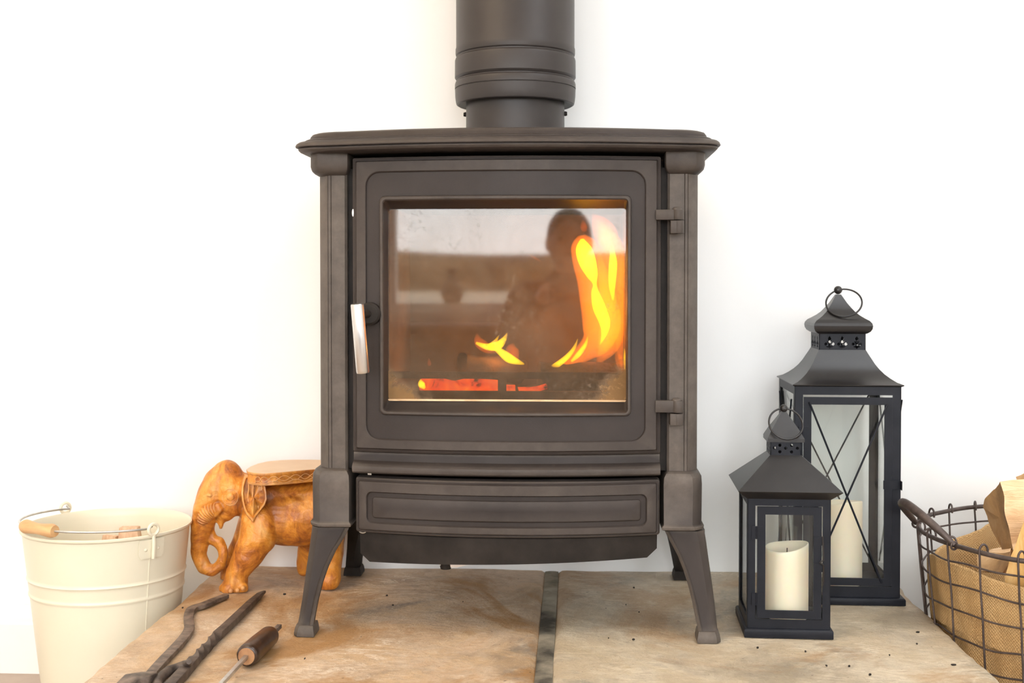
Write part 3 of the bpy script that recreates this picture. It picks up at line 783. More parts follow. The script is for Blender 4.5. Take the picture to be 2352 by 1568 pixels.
for s_ in (-1, 1):
    MB().lathe([(0.0035, 0), (0.004, 0.002), (0.003, 0.005)], n=12).xf(Matrix.Translation((s_*prx(112), 0, pz(262))) @ Matrix.Rotation(s_*PI/2, 4, 'Y')).build('set_screw', M['black_iron'], flue)

# fire, logs
FY = Y0 + 0.115
def fp(px, py, Y=FY): return P(px, py, Y=Y)
def log(name, label, a, b, ra, rb, mat, seed):
    mb = MB(); a, b = Vector(a), Vector(b); t = (b-a); pts = [a + t*k/12 for k in range(13)]
    mb.tube(pts, [ra + (rb-ra)*k/12 for k in range(13)], 14)
    c = (a+b)/2
    mb.warp(lambda p: p + Vector((noise.noise(p*40+Vector((seed,0,0))), noise.noise(p*40+Vector((0,seed,0))), noise.noise(p*40+Vector((0,0,seed)))))*0.005)
    mb.warp(lambda p: p - c)
    o = mb.build(name, mat, None, ang=45); o.location = c
    return tag(o, label, 'log', 'logs burning in the stove')
log('burning_log', 'glowing red ember log lying low along the front of the fire', fp(968, 886, Y0+0.07), fp(1150, 889, Y0+0.07), 0.011, 0.011, M['ember'], 1)
log('burning_log', 'charred log with small yellow flames at the middle of the fire', fp(1060, 838, Y0+0.12), fp(1200, 852, Y0+0.17), 0.020, 0.018, M['char'], 2)
log('burning_log', 'large charred log under the tall flame at the right of the fire', fp(1240, 876, Y0+0.10), fp(1418, 870, Y0+0.13), 0.027, 0.024, M['char'], 3)
log('burning_log', 'short glowing orange ember between the two charred logs', fp(1150, 893, Y0+0.07), fp(1180, 893, Y0+0.07), 0.009, 0.008, M['ember'], 4)
log('burning_log', 'thin half-lit ember stick lying low before the large charred log', fp(1195, 898, Y0+0.06), fp(1255, 886, Y0+0.065), 0.006, 0.005, M['ember'], 5)
ash = MB(); gx, gy = 40, 16; vs = []
for j in range(gy+1):
    for i in range(gx+1):
        x = bx0+0.004 + (bx1-bx0-0.008)*i/gx; y = 0.045 + (YB-0.09-0.003)*j/gy
        vs.append((x+XC, y+Y0, fz(945) + 0.012*noise.noise(Vector((x*30, y*30, 0))) + 0.010*j/gy))
fs = [(j*(gx+1)+i, j*(gx+1)+i+1, (j+1)*(gx+1)+i+1, (j+1)*(gx+1)+i) for j in range(gy) for i in range(gx)]
ash.add(vs, fs); b0 = len(ash.v)
ao = ash.build('ash_bed', M['ash'], None, flip=False); ao['kind'] = 'stuff'; tag(ao, 'bed of grey ash beneath the burning logs', 'ash')
fire = thing('fire', 'yellow and orange flames burning behind the stove glass', 'fire', (0, 0, 0))
fire.location = fp(1300, 880)
def flame(pts, mat, Y, flat=0.7, name='flame'):
    ps = [P(x, y, Y=Y + dy) for x, y, w, dy in pts]
    # smooth the path
    def cr(a, b, c, d, t): return 0.5*((2*b)+(c-a)*t+(2*a-5*b+4*c-d)*t*t+(3*b-a-3*c+d)*t**3)
    w = [q[2]*Y/F for q in pts]; n = len(ps); PP = []; RR = []
    for i in range(n-1):
        i0, i3 = max(i-1, 0), min(i+2, n-1)
        for k in range(6):
            t = k/6
            PP.append(cr(ps[i0], ps[i], ps[i+1], ps[i3], t)); RR.append(max(0.0004, (1.08 if mat is FC else 1.2)*cr(w[i0], w[i], w[i+1], w[i3], t)))
    PP.append(ps[-1]); RR.append(max(0.0004, w[-1]))
    mb = MB().tube(PP, RR, 14, up=Vector((0,1,0)))
    mb.warp(lambda p: p - fire.location)
    return mb.build(name, mat, fire, ang=80)
FO, FC, FF = M['flame_outer'], M['flame_core'], M['flame_faint']
flame([(1336,540,8,0),(1340,560,25,0),(1350,600,30,0),(1362,640,32,0),(1374,690,36,0),(1382,740,38,0),(1372,780,32,0),(1345,806,20,0),(1312,826,15,0),(1278,842,9,0),(1248,850,2,0)], FO, FY)
flame([(1337,548,4,0),(1340,570,17,0),(1349,600,19,0),(1360,630,13,0),(1366,652,5,0),(1367,672,9,0),(1376,705,14,0),(1389,740,12,0),(1388,765,7,0),(1378,792,1,0)], FC, FY-0.006)
flame([(1376,510,4,0),(1390,535,16,0),(1402,570,26,0),(1407,620,29,0),(1409,680,28,0),(1407,740,26,0),(1398,790,22,0),(1378,825,8,0),(1368,838,1,0)], FO, FY+0.03)
flame([(1405,560,1,0),(1408,600,9,0),(1406,650,8,0),(1408,690,2,0)], FC, FY+0.02)
flame([(1360,490,1,0),(1378,515,18,0),(1395,545,22,0),(1405,580,8,0)], FF, FY+0.05)
flame([(1432,560,2,0),(1430,640,9,0),(1432,720,11,0),(1428,790,12,0),(1432,850,4,0)], FO, FY+0.06)
flame([(1327,778,1,0),(1318,800,4,0),(1300,822,6,0),(1272,842,6,0),(1250,850,1,0)], FC, FY-0.02)
flame([(1350,772,1,0),(1345,790,4,0),(1330,812,6,0),(1312,830,3,0)], FC, FY-0.018)
flame([(1165,764,1,0),(1157,780,6,0),(1142,794,10,0),(1118,796,7,0),(1093,787,3,0)], FC, FY-0.03)
flame([(1146,770,1,0),(1137,784,4,0),(1125,792,4,0)], FC, FY-0.032)
flame([(1132,796,3,0),(1150,808,8,0),(1172,824,10,0),(1204,836,2,0)], FC, FY-0.025)
flame([(1180,788,1,0),(1176,800,12,0),(1180,818,12,0),(1190,832,3,0)], FF, FY-0.01)
flame([(1095,765,1,0),(1100,785,10,0),(1120,800,10,0),(1145,806,4,0)], FF, FY-0.01)
flame([(1416,795,1,0),(1420,820,7,0),(1428,842,8,0),(1436,858,2,0)], FO, FY-0.02)
flame([(1434,800,1,0),(1436,825,4,0),(1437,850,3,0)], FC, FY-0.03)
flame([(1214,583,0.5,0),(1228,592,2.5,0),(1243,600,1,0)], FO, FY)
flame([(1338,505,1,0),(1341,520,7,0),(1342,532,4,0)], FF, FY+0.02)
flame([(966,870,1,0),(968,882,8,0),(976,892,3,0)], FC, Y0+0.055)
flame([(985,822,1,0),(986,834,4,0),(987,840,2,0)], FF, Y0+0.1)
for (px, py, e, sz) in ((1380, 680, 0.16, 0.03), (1150, 810, 0.2, 0.02), (1040, 885, 0.12, 0.02)):
    l = bpy.data.lights.new('firelight', 'POINT'); l.energy = e; l.color = (1.0, 0.42, 0.12); l.shadow_soft_size = sz
    o = bpy.data.objects.new('firelight', l); COL.objects.link(o); o.location = fp(px, py)
# ------------------------------------------------------------------ lanterns
def lantern(kind, label, base_px, w, d, rz, zs, cfg, group='metal lanterns'):
    """origin at the middle of the base; front faces -Y"""
    lm = M['lantern']; rm = M['roofpaint']
    fr = P(base_px[0], base_px[1], z=0)        # front right corner of the plinth
    R = Matrix.Rotation(rz, 3, 'Z')
    ctr = fr - R @ Vector((w/2, -d/2, 0)); ctr.z = 0
    L = thing(kind, label, 'lantern', ctr, rz, group)
    Yf = fr.y + 0.004
    Z = lambda py, Y=Yf: P(base_px[0]-70, py, Y=Y).z
    bw, bd = cfg['bw'], cfg['bd']               # body half sizes
    z_pt, z_b, z_t = Z(zs['plinth_top']), Z(zs['plinth_top']) , Z(zs['body_top'])
    # plinth
    MB().loft([[(sx*(w/2-i), sy*(d/2-i), z) for sx, sy in ((-1,-1),(1,-1),(1,1),(-1,1))] for z, i in ((0.0,0.0),(z_pt-0.002,0.0),(z_pt,0.002))]).build('plinth', lm, L, bevel=0.0008)
    pw = cfg['post']
    for sx in (-1, 1):
        for sy in (-1, 1):
            x0, x1 = sorted((sx*bw, sx*(bw-pw))); y0, y1 = sorted((sy*bd, sy*(bd-pw)))
            t = 0.0012
            # angle-section post: two flat strips
            m = MB(); yo = sy*bd; xo = sx*bw
            m.box(x0, x1, min(yo, yo-sy*t), max(yo, yo-sy*t), z_b, z_t)
            m.box(min(xo, xo-sx*t), max(xo, xo-sx*t), y0, y1, z_b, z_t)
            m.build('post', lm, L)
    # rails on the four sides
    zr0, zr1 = Z(zs['rail_low']), Z(zs['rail_top'])
    for (za, zb_) in ((z_b, zr0), (zr1, z_t)):
        for sy in (-1, 1):
            y = sy*bd; MB().box(-bw+pw, bw-pw, min(y, y-sy*0.0012), max(y, y-sy*0.0012), za, zb_).build('rail', lm, L)
        for sx in (-1, 1):
            x = sx*bw; MB().box(min(x, x-sx*0.0012), max(x, x-sx*0.0012), -bd+pw, bd-pw, za, zb_).build('rail', lm, L)
    # floor inside
    MB().box(-bw+0.002, bw-0.002, -bd+0.002, bd-0.002, z_b, z_b+0.002).build('floor_tray', lm, L)
    # fixed panes: left, right, back
    g0, g1 = zr0-0.002, zr1+0.002
    for sx in (-1, 1):
        x = sx*(bw-0.003); MB().box(x-0.0007, x+0.0007, -bd+0.003, bd-0.003, g0, g1).build('pane', M['glass'], L)
    MB().box(-bw+0.003, bw-0.003, bd-0.0037, bd-0.0023, g0, g1).build('pane', M['glass'], L)
    # door
    dx0, dx1, dz0, dz1, fw, fh = cfg['door'](Z)
    yd = -bd - 0.0012
    D = MB()
    for a in ((dx0, dx0+fw, dz0, dz1), (dx1-fw, dx1, dz0, dz1), (dx0+fw, dx1-fw, dz0, dz0+fh), (dx0+fw, dx1-fw, dz1-fh, dz1)):
        D.box(a[0], a[1], yd-0.0012, yd+0.0012, a[2], a[3])
    door_o = D.build('door', lm, L)
    MB().box(dx0+fw*0.5, dx1-fw*0.5, yd+0.0014, yd+0.0026, dz0+fh*0.5, dz1-fh*0.5).build('pane', M['glass'], door_o)
    for zz_ in cfg['hinges'](Z):
        hg = MB().tube([(dx0-0.001, yd-0.002, zz_-0.009), (dx0-0.001, yd-0.002, zz_+0.009)], 0.0013, 8)
        hg.box(dx0-0.0075, dx0+0.0075, yd-0.0020, yd-0.0012, zz_-0.009, zz_+0.009)
        hg.build('hinge', lm, door_o)
    # roof
    roof = MB().loft([[(sx*hw, sy*hd_, z) for sx, sy in ((-1,-1),(1,-1),(1,1),(-1,1))] for hw, hd_, z in cfg['roof'](Z, bw, bd)], True, True)
    roof.build('roof', rm, L, ang=cfg.get('rang', 30))
    # pierced neck
    nh, nz0, nz1, outline_holes = cfg['neck'](Z)
    nd = nh*bd/bw
    for (rot, hw_, off) in ((0, nh, nd), (PI, nh, nd), (PI/2, nd, nh), (-PI/2, nd, nh)):
        k = hw_/nh
        hol = [[(x*k, z) for x, z in h_] for h_ in outline_holes]
        Mx = Matrix.Rotation(rot, 4, 'Z') @ Matrix.Translation((0, -off+0.0006, 0))
        poly_plate([(-hw_, nz0), (hw_, nz0), (hw_, nz1), (-hw_, nz1)], hol, 0.0012, 'pierced_vent_panel', lm, L, Mx)
    cap = MB().loft([[(sx*hw, sy*hd_, z) for sx, sy in ((-1,-1),(1,-1),(1,1),(-1,1))] for hw, hd_, z in cfg['cap'](Z, bw, bd)])
    cap.build('cap', rm, L, ang=cfg.get('rang', 30))
    zp = cfg['ball'](Z); r = cfg['ballr']
    MB().sphere((0, 0, zp), r, 20, 14).build('finial_ball', rm, L, ang=80)
    a, b, tilt, yawr = cfg['ring']
    ring = MB().tube([(a*math.cos(t), 0, -b + b*math.sin(t)) for t in [2*PI*k/40 for k in range(40)]], cfg['ringr'], 8, closed=True)
    ring.xf(Matrix.Translation((0, 0, zp+cfg.get('ringup', 0))) @ Matrix.Rotation(yawr, 4, 'Z') @ Matrix.Rotation(cfg.get('roll', 0), 4, 'Y') @ Matrix.Rotation(tilt, 4, 'X')).build('carrying_ring', rm, L, ang=80)
    return L, Z, ctr, bw, bd, yd, door_o, R

# small lantern
fl, frr = P(1711, 1467, z=0), P(1915, 1469, z=0)
w_s = (frr-fl).length; print('small w', w_s)
sc_s = frr.y/F
def holes7(nh, z0, z1):
    out = []
    u = nh/37.0
    cz = (z0+z1)/2
    for (x, dy) in ((-27, 3), (-14, 10), (0, 3), (14, 10), (28, 3), (-14, -6), (14, -6)):
        out.append([(x*u + 3.8*u*math.cos(a), cz + dy*u + 3.8*u*math.sin(a)) for a in [2*PI*k/14 for k in range(14)]])
    return out
S_ = frr.y/F
bws = 188/2*S_
cfg_small = dict(bw=bws, bd=bws, post=18*S_,
    door=lambda Z: (-bws+(1742-1720)*S_, -bws+(1887-1720)*S_, Z(1421), Z(1164), 18.5*S_, 18.5*S_),
    hinges=lambda Z: (Z(1224), Z(1377)),
    roof=lambda Z, bw, bd: [(bw-0.0005, bd-0.0005, Z(1148)), (bw+0.014, bd+0.014, Z(1133, fl.y-0.010)), (bw+0.0145, bd+0.0145, Z(1131.5, fl.y-0.01)), (36*S_, 36*S_, Z(1049, fl.y+0.03))],
    neck=lambda Z: (35.5*S_, Z(1050, fl.y+0.04), Z(1012, fl.y+0.04), holes7(35.5*S_, Z(1050, fl.y+0.04), Z(1016, fl.y+0.04))),
    cap=lambda Z, bw, bd: [(42.5*S_, 42.5*S_, Z(1017, fl.y+0.035)), (42.5*S_, 42.5*S_, Z(1009, fl.y+0.035)), (33*S_, 33*S_, Z(991, fl.y+0.04)), (4.5*S_, 4.5*S_, Z(945, fl.y+0.058))],
    ball=lambda Z: Z(939, fl.y+0.06), ballr=9.5*S_, ring=(39*S_, 42*S_, math.radians(-38), 0.05), ringr=2.2*S_, rang=15)
Ls, Zs, cs, bw1, bd1, yd1, door1, R1 = lantern('lantern', 'small black metal lantern with a hipped roof, standing in front of the taller lantern', (1915, 1469), w_s, w_s, math.radians(-1.9), dict(plinth_top=1445, body_top=1147, rail_low=1424, rail_top=1163), cfg_small)
# latch pin of the small lantern
xk = -bws+(1889-1720)*S_
la = MB().tube([(xk, yd1-0.003, Zs(1230)), (xk+0.0005, yd1-0.0035, Zs(1262)), (xk+0.001, yd1-0.004, Zs(1285)), (xk-0.003, yd1-0.007, Zs(1285)), (xk-0.0045, yd1-0.007, Zs(1289)), (xk-0.002, yd1-0.006, Zs(1292)), (xk+0.001, yd1-0.004, Zs(1296)), (xk+0.001, yd1-0.003, Zs(1342))], 0.0012, 8)
la.build('latch_pin', M['roofpaint'], Ls)
for py in (1241, 1302):
    MB().box(xk-0.012, xk+0.0015, yd1-0.0022, yd1-0.0012, Zs(py+10), Zs(py-10)).build('latch_loop', M['lantern'], door1)

# tall lantern
ft = P(2081, 1392, z=0); St = ft.y/F
bwt = 119.5*St
wt = bwt*2 + 22*St
def fleur(nh, z0, z1):
    out = []; u = nh/53.0
    for cx in (-29, 0, 33):
        zc = z1 - 20*u
        c = lambda pts: [((cx + x)*u, zc + z*u) for x, z in pts]
        out.append(c([(0,14),(4,8),(2,3),(3.0,0),(5,3),(6,1),(3.5,-3.0),(2.4,-6),(2.4,-9),(7,-10),(7.5,-12),(2.6,-12.5),(0,-17),(-2.6,-12.5),(-7.5,-12),(-7,-10),(-2.4,-9),(-2.4,-6),(-3.5,-3.0),(-6,1),(-5,3),(-3.0,0),(-2,3),(-4,8)]))
        for s in (-1, 1):
            out.append([((cx + s*8.2 + 3.6*math.cos(a))*u, zc + (-4.6 + 3.6*math.sin(a))*u) for a in [2*PI*k/12 for k in range(12)]])
    return out
yq = ft.y
cfg_tall = dict(bw=bwt, bd=bwt, post=19*St,
    door=lambda Z: (-bwt+(1850-1830)*St, -bwt+(2049-1830)*St, Z(1346), Z(913), 17.5*St, 17.0*St),
    hinges=lambda Z: (Z(994), Z(1290)),
    roof=lambda Z, bw, bd: [(bw, bd, Z(889)), (bw+5*St, bd+5*St, Z(887, yq)), (bw+5.5*St, bd+5.5*St, Z(885, yq))] + [(h*St, h*St, Z(y, yq+(124-h)*St)) for h, y in ((112,879),(100,870),(89,860),(79,848),(71,836),(64,823),(58,812),(54,804))],
    neck=lambda Z: (53.5*St, Z(805, yq+0.048), Z(766, yq+0.048), fleur(53.5*St, Z(805, yq+0.048), Z(766, yq+0.048))),
    cap=lambda Z, bw, bd: [(h*St, h*St, Z(y, yq+(124-h)*St)) for h, y in ((52,767.5),(57,766),(63,762),(66.5,756),(67.5,749),(66,743),(61,737),(53,732),(43,725),(34,717),(26,707),(18,696),(12,686),(6,676))],
    ball=lambda Z: Z(666, yq+0.085), ballr=10*St, ring=(41*St, 41*St, math.radians(-41), 0.0), roll=math.radians(-16), ringr=2.2*St, rang=22)
Lt, Zt, ct, bw2, bd2, yd2, door2, R2 = lantern('lantern', 'tall black metal lantern with pierced neck and crossed rods, beside the wire log basket', (2081, 1392), wt, wt, math.radians(-1.2), dict(plinth_top=1373, body_top=888, rail_low=1349, rail_top=908), cfg_tall)
lx = lambda px: -bwt + (px-1830)*St
# crossed rods on door and on the other three sides
for i_, (xa, za, xb, zb_) in enumerate(((1862, 924, 2027, 1339), (2036, 928, 1864, 1339))):
    yy = yd2 - 0.003 - 0.003*i_
    MB().tube([(lx(xa), yy, Zt(za)), (lx(xb), yy, Zt(zb_))], 0.0016, 8).build('cross_rod', M['lantern'], door2)
zhi, zlo = Zt(920), Zt(1340); q = bwt-0.010
for sgn in (1, -1):
    MB().tube([(-q*sgn, bwt+0.002+0.0015*sgn, zhi), (q*sgn, bwt+0.002+0.0015*sgn, zlo)], 0.0014, 8).build('cross_rod', M['lantern'], Lt)
    for sx in (-1, 1):
        MB().tube([(sx*(bwt+0.002+0.0015*sgn), -q*sgn, zhi), (sx*(bwt+0.002+0.0015*sgn), q*sgn, zlo)], 0.0014, 8).build('cross_rod', M['lantern'], Lt)
MB().box(lx(2029), lx(2068), yd2-0.0030, yd2-0.0015, Zt(1123), Zt(1103)).box(lx(2066), lx(2068), yd2-0.012, yd2-0.0015, Zt(1123), Zt(1103)).build('latch', M['lantern'], door2)

def candle(name, label, x, y, r, z0, z1, amp, ph):
    n = 56; m = MB(); rings = []
    def top(a, k): return z1 + amp*math.sin(a+ph)*k + amp*0.35*math.sin(2*a+ph*1.7)*k
    for zt in (0.0, 0.004, 0.4, 0.8):
        rings.append([(x + (r - (0.0015 if zt == 0 else 0))*math.cos(2*PI*j/n), y + (r - (0.0015 if zt == 0 else 0))*math.sin(2*PI*j/n), z0 + (z1-z0)*zt) for j in range(n)])
    for rr_, dz in ((1.0, -0.003), (0.99, -0.001), (0.96, 0.0), (0.90, -0.001), (0.84, -0.005), (0.5, -0.010), (0.15, -0.011)):
        rings.append([(x + r*rr_*math.cos(2*PI*j/n), y + r*rr_*math.sin(2*PI*j/n), top(2*PI*j/n, rr_**3) + dz) for j in range(n)])
    m.loft(rings)
    t = thing(name, label, 'candle', (x, y, z0), 0, 'ivory pillar candles')
    m.warp(lambda p: p - Vector((x, y, z0)))
    m.build('wax_body', M['wax'], t, ang=60)
    MB().tube([(0,0,z1-z0-0.016), (0.0006,0,z1-z0-0.010), (0.001,0.001,z1-z0-0.004)], 0.0009, 6).build('wick', M['char'], t)
c1 = P(1806, 1405, Y=cs.y); rC = 49*cs.y/F
candle('pillar_candle', 'short ivory pillar candle with a wavy rim inside the small lantern', c1.x, cs.y, rC, Zs(1445)+0.0021, P(1806, 1252, Y=cs.y).z, 0.0050, 1.3)
c2_ = P(1931, 1320, Y=ct.y); rC2 = 47*ct.y/F
candle('pillar_candle', 'tall ivory pillar candle inside the tall lantern, behind the small one', c2_.x, ct.y, rC2, Zt(1373)+0.0021, P(1931, 1152, Y=ct.y).z, 0.005, 2.4)

# ------------------------------------------------------------------ bucket
bcx_ = P(247, 1203, z=0.112); BZ0, BZ1 = FLOORZ, 0.112
br = 190*bcx_.y/F
print('bucket', bcx_, br, 'wall gap', WALLY - bcx_.y - br)
bucket = thing('metal_bucket', 'cream enamelled bucket with a wooden-grip wire handle, at the left end of the hearth', 'bucket', (bcx_.x, bcx_.y, FLOORZ))
HBK = BZ1 - BZ0
def brad(t): return br*(0.735 + 0.255*t)
pr = [(brad(0)-0.002, 0.004), (brad(0), 0.0), (brad(0)+0.0015, 0.002), (brad(0.02), 0.008)]
for k in range(1, 150):
    t = 0.02 + 0.965*k/149; r = brad(t)
    for c_, w_, a_ in ((0.752, 0.0065, 0.0019), (0.670, 0.0065, 0.0019)):
        r += a_*math.exp(-((t-c_)/w_)**2)
    pr.append((r, HBK*t))
pr += [(brad(0.99)+0.0015, HBK-0.0045), (brad(0.99)+0.0035, HBK-0.002), (brad(0.99)+0.0030, HBK+0.001), (brad(0.99)+0.0010, HBK+0.0015), (brad(0.99)-0.0012, HBK-0.001), (brad(0.96)-0.0015, HBK*0.96), (brad(0.05)-0.0015, HBK*0.05), (0.001, HBK*0.045)]
SEAM = None
tiltM = Matrix.Rotation(math.radians(2.3), 4, 'X')
bm_ = MB().lathe(pr, n=120, cap0=True, cap1=True)
bm_.build('body', M['bucket'], bucket, ang=50)
EA = math.atan2(P(360, 1218, z=0.115).y - bcx_.y, P(360, 1218, z=0.115).x - bcx_.x); print('ear angle', math.degrees(EA))
EA = math.radians(-38)
for e, ea in enumerate((EA, EA+PI)):
    rot = Matrix.Rotation(ea, 4, 'Z')
    # rivet plate lying on the wall outside, with loop standing up above the rim
    m = MB(); rings = []
    for k in range(13):
        x = -0.022 + 0.044*k/12
        rr_ = []
        for (z_, dr) in ((HBK-0.036+(0.006 if k in (0, 12) else 0), 0.0), (HBK-0.006, 0.0), (HBK-0.006, 0.0016), (HBK-0.036+(0.006 if k in (0, 12) else 0), 0.0016)):
            t = z_/HBK; r = brad(t)+dr+0.0002
            rr_.append(Vector((math.sqrt(r*r - x*x), x, z_)))
        rings.append(rr_)
    m.loft(rings)
    m.warp(lambda p: p + Vector((0.0009,0,0)))
    pl = m.xf(rot).build('ear_plate', M['bucket'], bucket)
    l = MB(); r_ = brad(1)+0.003
    l.tube([(r_, 0, HBK-0.036), (r_+0.002, 0, HBK-0.010), (r_+0.001, 0, HBK+0.001)], 0.003, 8)
    l.tube([(r_+0.001, 0.0085*math.cos(a), HBK+0.0095+0.0085*math.sin(a)) for a in [2*PI*k/24 for k in range(24)]], 0.0027, 8, closed=True)
    l.xf(rot).build('ear_loop', M['bucket'], bucket)
    for s in (-1, 1):
        rv = brad(0.93)
        MB().sphere((math.sqrt(rv*rv-0.011**2)+0.0018, s*0.011, HBK*0.93), (0.002, 0.0032, 0.0032), 12, 8).xf(rot).build('rivet', M['bucket'], bucket, ang=80)
MB().tube([(brad(t)*math.cos(EA-0.02)+0.0002, brad(t)*math.sin(EA-0.02), HBK*t) for t in [0.02+0.95*k/20 for k in range(21)]], 0.0009, 6).build('seam', M['bucket'], bucket)
# bail resting low towards the left front
bail = []
rb = br*1.0
axis = Vector((math.cos(EA), math.sin(EA), 0)); outd = Vector((-math.sin(EA+0), math.cos(EA), 0))
if outd.x > 0: outd = -outd
for k in range(49):
    a = PI*k/48
    p = axis*(rb*0.955*math.cos(a)) + outd*(rb*1.02*math.sin(a))
    z = HBK + 0.0095 + 0.006*math.sin(a)
    bail.append(Vector((p.x, p.y, z)))
MB().tube([bail[0]+axis*0.004+Vector((0,0,0.004)), bail[0]-axis*0.004]+bail[1:-1]+[bail[-1]+axis*0.004, bail[-1]-axis*0.004+Vector((0,0,0.004))], 0.0018, 8).build('bail_wire', M['bright_metal'], bucket, ang=80)
# grip: centred where the photograph has it
kk = 24 - 1
gpts = []; gr = []
gp = P(80, 1216, z=BZ1+0.013); ga = math.atan2(gp.y-bcx_.y, gp.x-bcx_.x) % (2*PI)
gi = ((EA % (2*PI)) - ga)/PI*48; print('grip', math.degrees(ga), gi, math.hypot(gp.y-bcx_.y, gp.x-bcx_.x)/br)
i0 = int(round(gi))-5; i1 = i0+9
base = [bail[i] for i in range(i0, i1+1)]
A, B_ = bail[i0], bail[i1]
for k in range(13):
    t = k/12; gpts.append(A.lerp(B_, t)+outd*0.002*math.sin(PI*t)); gr.append(0.0098 - 0.0012*math.cos(2*PI*(t-0.5)) if 0 < k < 12 else 0.0088)
MB().tube(gpts, gr, 18).build('wooden_grip', M['grip'], bucket, ang=50)['label'] = 'turned wooden grip'
# kindling standing in the bucket
def kstick(a, b, w, th, label):
    a, b = Vector(a), Vector(b); c = (a+b)/2
    m = MB().bar([a.lerp(b, k/8) for k in range(9)], [w*(1+0.12*math.sin(k*2.1)) for k in range(9)], [th*(1+0.15*math.cos(k*1.7)) for k in range(9)], up=Vector((0,-1,0.1)))
    m.warp(lambda p: p - c + Vector((noise.noise(p*50), noise.noise(p*50+Vector((5,5,5))), 0))*0.002)
    o = m.build('kindling_stick', M['kindling'], None, bevel=0.001); o.location = c
    return tag(o, label, 'firewood', 'kindling in the cream bucket')
kt = P(298, 1209, Y=bcx_.y+0.04)
kstick((kt.x+0.005, kt.y-0.01, FLOORZ+0.02), (kt.x, kt.y, kt.z), 0.034, 0.016, 'pinkish split kindling stick standing tallest inside the cream bucket')
kt2 = P(262, 1229, Y=bcx_.y+0.03)
kstick((kt2.x-0.035, kt2.y-0.02, FLOORZ+0.02), (kt2.x-0.006, kt2.y, kt2.z), 0.024, 0.014, 'shorter kindling stick inside the bucket, left of the tallest one')
kt3 = P(335, 1220, Y=bcx_.y+0.02)
kstick((kt3.x+0.012, kt3.y-0.04, FLOORZ+0.02), (kt3.x+0.012, kt3.y-0.03, kt3.z-0.004), 0.018, 0.012, 'narrow kindling stick inside the bucket, right of the tallest one')
# ------------------------------------------------------------------ carved elephant stand
YEn = P(545, 1360, z=0).y
YE = YEn + 0.062
SE = YE/F
def E(px, py, dy=0.0): return P(px, py, Y=YE+dy)
em = MB()
def limb(*pts):
    for (a, b) in zip(pts[:-1], pts[1:]):
        em.cap(E(*a[:3]), E(*b[:3]), a[3]*SE, b[3]*SE, 18, 6)
limb((618,1182,0,66),(690,1186,0,70),(722,1180,0,64)); limb((625,1163,0.004,58),(722,1160,0.004,58))
limb((735,1165,0,58),(752,1200,0,40))
limb((600,1195,-0.030,46),(592,1235,-0.038,43),(567,1278,-0.045,34),(545,1315,-0.048,25),(541,1342,-0.048,29))
limb((516,1352,-0.052,13),(556,1349,-0.056,15)); limb((541,1345,-0.05,24),(524,1352,-0.06,15))
limb((575,1200,0.026,30),(556,1240,0.028,22),(535,1280,0.03,19),(520,1315,0.03,14),(520,1326,0.028,15))
limb((752,1205,-0.018,42),(757,1270,-0.022,33),(757,1318,-0.026,26),(755,1330,-0.026,28)); limb((742,1338,-0.03,10),(768,1338,-0.03,11))
limb((725,1215,0.035,38),(706,1270,0.04,24),(698,1305,0.042,18))
limb((622,1150,0,52),(560,1130,-0.005,46))
limb((522,1088,-0.012,34),(536,1128,-0.018,42),(538,1150,-0.02,36))
limb((522,1088,-0.012,34),(500,1108,-0.018,33),(486,1135,-0.022,33),(474,1165,-0.022,30),(466,1205,-0.020,27),(459,1240,-0.018,22),(457,1275,-0.018,18),(469,1303,-0.018,16),(489,1311,-0.018,13),(507,1298,-0.018,13),(514,1276,-0.018,11.5),(511,1258,-0.018,12),(502,1245,-0.018,14),(490,1240,-0.018,13),(487,1225,-0.018,9),(488,1216,-0.018,5))
limb((536,1150,-0.022,32),(520,1175,-0.022,22),(508,1192,-0.022,11),(507,1211,-0.022,4))
limb((500,1160,-0.02,28),(520,1165,-0.02,26)); limb((548,1158,-0.015,22),(580,1165,-0.02,28))
# brow ridge and cheek roll
limb((474,1128,-0.041,4.5),(482,1125,-0.042,5),(490,1128,-0.042,4))
limb((494,1180,-0.040,8),(503,1170,-0.044,9),(500,1160,-0.044,6))
tmp = em.build('tmp', None)
rm_ = tmp.modifiers.new('r', 'REMESH'); rm_.mode = 'VOXEL'; rm_.voxel_size = 0.0021
sm_ = tmp.modifiers.new('s', 'SMOOTH'); sm_.factor = 0.5; sm_.iterations = 5
me = bpy.data.meshes.new_from_object(tmp.evaluated_get(bpy.context.evaluated_depsgraph_get()))
bpy.data.objects.remove(tmp, do_unlink=True)
ele = thing('carved_elephant', 'orange-brown carved wooden elephant stand carrying a flat table top on its back', 'carved stand', (E(650,1343).x, YE, 0))
for v in me.vertices:
    p = v.co
    p += Vector((noise.noise(p*55), noise.noise(p*55+Vector((9,0,0))), noise.noise(p*55+Vector((0,9,0)))))*0.0016
    p.z = max(p.z, 0.0); p.y = min(p.y, WALLY-0.006)
    v.co = p - ele.location
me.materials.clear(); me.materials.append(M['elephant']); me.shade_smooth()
body = bpy.data.objects.new('body', me); COL.objects.link(body); body.parent = ele
def eb(mb, name, mat='elephant', ang=50, bevel=0):
    mb.warp(lambda p: p - ele.location); return mb.build(name, M[mat], ele, ang=ang, bevel=bevel)
